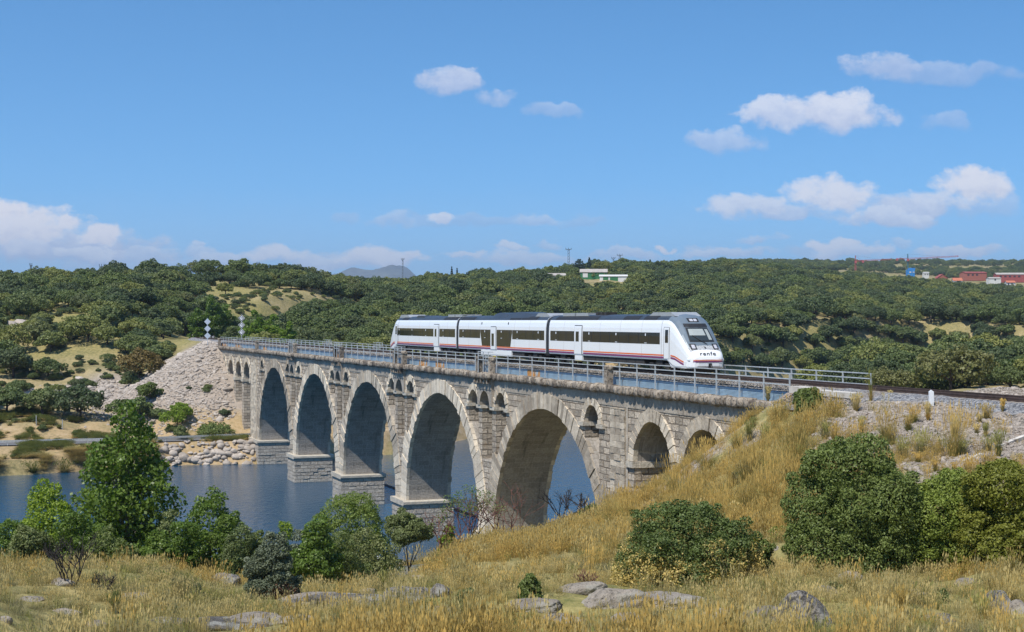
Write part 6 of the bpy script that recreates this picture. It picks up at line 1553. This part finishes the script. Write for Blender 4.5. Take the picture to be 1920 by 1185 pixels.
house('small house with an orange tiled roof in front of the red gabled house', 1774, 532, 1120, 5.5, 1.0, 6, 1.6, 'hw', 'tile', [(-.5, .5, .9, 'hdark')], 10)
house('second orange tiled roof to the right of the first', 1796, 529, 1125, 6.5, 1.2, 6, 1.9, 'hw', 'tile', [(-.5, .5, 1, 'hdark')], -6)
house('long dark red warehouse with pale roof left of the far warehouse', 1830, 518, 1350, 20, 3.0, 14, 1.2, 'brick', 'redroof', [], 4, 'warehouse', 'warehouse', wins=[(-8, -6, .5, 2), (-4, -2, .5, 2), (0, 2, .5, 2)])
house('long warehouse with a grey roof at the right edge of the skyline', 1898, 521, 1330, 27, 3.0, 14, 1.6, 'redroof', 'greyroof', [], -5, 'warehouse', 'warehouse', wins=[(-11, -9, .5, 2), (-7, -5, .5, 2), (-3, -1, .5, 2), (1, 3, .5, 2), (5, 7, .5, 2)])
house('white cubic building right of the blue scaffolding', 1737, 519, 1300, 4.6, 3.6, 5, .5, 'hw', 'hw', [], 0, 'small_building', 'building', wins=[(-1.6, -.6, 1.5, 2.6), (.6, 1.6, 1.5, 2.6)])
house('cream house with a tiled roof among dark trees at the right edge', 1896, 535, 1080, 6.0, 2.0, 6, 1.3, 'hw', 'tile', [(-2.4, -1.6, 1.6, 'hdark')], 0, wins=[(0, 1, .6, 1.5)])
house('grey low roof half hidden below the warehouses', 1866, 526, 1150, 9, 1.6, 8, .9, 'hw', 'greyroof', [(-.6, .6, 1.4, 'hdark')], 0)
# blue sheeted scaffold tower
o = thing('scaffold_tower', 'bright blue sheeted scaffolding at the foot of the dark crane', 'scaffolding', (P(1708, 1240), 1240, CAMZ+(601-519)/F*1240)); OFF[o.name] = (0, 0, 0)
m_ = MB(); m_.box(-3.2, 3.2, 0, 4, -3, 6.0); m_.box(-1.4, 3.9, .6, 4, 6.0, 7.4); m_.build('sheeting', M['blue'], o)
for a, b, c_, e_ in ((-1.4, .2, 3.2, 4.4), (1.4, 3.0, 3.6, 4.2), (-2.6, -1.2, .8, 1.9)): m_ = MB(); m_.box(a, b, -.08, .0, c_, e_); m_.build('light_panel', M['hw'], o)
for xx in (-3.3, -1.1, 1.1, 3.3): m_ = MB(); m_.tube([(xx, -.2, -3), (xx, -.2, 7.6)], .09, 4); m_.build('standard', M['pylon'], o)
def lattice(m_, p0, p1, w_, n_, r_=.06):
    p0, p1 = Vector(p0), Vector(p1); d_ = (p1-p0); ax = d_.normalized(); u = ax.cross(Vector((0, 1, 0)) if abs(ax.y) < .9 else Vector((1, 0, 0))).normalized(); v_ = ax.cross(u)
    for a, b in ((-1, -1), (1, -1), (1, 1), (-1, 1)): m_.tube([p0+(u*a+v_*b)*w_, p1+(u*a+v_*b)*w_*.7], r_, 4)
    for k in range(n_):
        for s_ in (-1, 1):
            a, b = p0+d_*k/n_, p0+d_*(k+1)/n_; m_.tube([a+u*w_*s_-v_*w_, b-u*w_*s_-v_*w_], r_*.6, 3); m_.tube([a+v_*w_*s_-u*w_, b-v_*w_*s_-u*w_], r_*.6, 3)
def crane(label, px, d, py_top, py_base, jib_y, x_jib, x_ctr, mast, jib):
    x = P(px, d); z0 = CAMZ+(601-py_base)/F*d; k = d/F
    o = thing('tower_crane', label, 'crane', (x, d, z0)); OFF[o.name] = (0, 0, 0)
    ht, hj = (py_base-py_top)*k, (py_base-jib_y)*k
    m_ = MB(); lattice(m_, (0, 0, -6), (0, 0, hj), .55, 14, .16); m_.build('mast', M[mast], o)
    m_ = MB(); lattice(m_, (0, 0, hj), (0, 0, ht), .35, 4, .14); m_.build('apex', M[mast], o)
    m_ = MB(); lattice(m_, (0, 0, hj+.4), ((x_jib-px)*k, 0, hj+(.12*(x_jib-px))*k*.5), .5, 26, .12); m_.build('jib', M[jib], o)
    m_ = MB(); lattice(m_, (0, 0, hj+.4), ((x_ctr-px)*k, 0, hj+.4), .4, 6, .12); m_.box((x_ctr-px)*k-.8, (x_ctr-px)*k+.8, -.6, .6, hj-1.2, hj+.6); m_.build('counter_jib', M[jib], o)
    m_ = MB(); m_.tube([((x_jib-px)*k*.62, 0, hj+.9+(.12*(x_jib-px))*k*.3), (0, 0, ht), ((x_ctr-px)*k*.8, 0, hj+.8)], .07, 4); m_.build('tie_rod', M['pylon'], o)
    m_ = MB(); m_.box(-.9, .9, -1.4, -.5, hj-1.6, hj+.2); m_.build('cab', M[jib], o)
crane('red tower crane with a low jib on the far ridge', 1604, 1300, 479, 512, 490, 1672, 1618, 'crane', 'crane')
crane('dark crane mast with a long thin red jib rising over the blue scaffolding', 1702, 1260, 476, 515, 486, 1797, 1682, 'crane2', 'crane')
def pole(label, px, d, py_top, py_base, arm, v=False, w_=.5):
    x = P(px, d); z0 = CAMZ+(601-py_base)/F*d; h_ = (py_base-py_top)/F*d
    o = thing('power_pylon', label, 'pylon', (x, d, z0)); OFF[o.name] = (0, 0, 0)
    m_ = MB(); lattice(m_, (0, 0, -6), (0, 0, h_), w_, max(6, int(h_)), .09); m_.build('mast', M['pylon'], o)
    m_ = MB()
    if v:
        for s_ in (-1, 1): lattice(m_, (0, 0, h_-arm*.8), (s_*arm, 0, h_+.2), .14, 4, .07)
        m_.tube([(-arm, 0, h_+.2), (arm, 0, h_+.2)], .08, 4)
    else: lattice(m_, (-arm, 0, h_-.2), (arm, 0, h_-.2), .2, 8, .08)
    m_.build('cross_arm', M['pylon'], o)
    for xx in (-arm*.9, 0, arm*.9): m_ = MB(); m_.tube([(xx, -.2, h_), (xx, -.2, h_+.7)], .09, 5); m_.build('insulator', M['hdark'], o)
pole('tallest power pylon on the skyline above the white house with the red door', 1066, 800, 467, 512, 1.6)
pole('power pylon with a single cross arm right of the skyline conifers', 1162, 850, 478, 506, 1.6)
pole('short pylon with a V shaped head left of the single arm pylon', 1150, 860, 484, 506, 1.1, True, .3)
pole('power pylon on the skyline left of the broad oak crown', 191, 520, 499, 522, .9, False, .3)
pole('thin lattice mast on the skyline at the far left', 58, 560, 497, 522, .5, False, .3)
pole('forked power pole above the oaks in front of the mountain', 755, 830, 486, 518, .9, True, .3)
pole('small forked pole above the oaks right of the grassy crest', 484, 620, 494, 515, .6, True, .22)
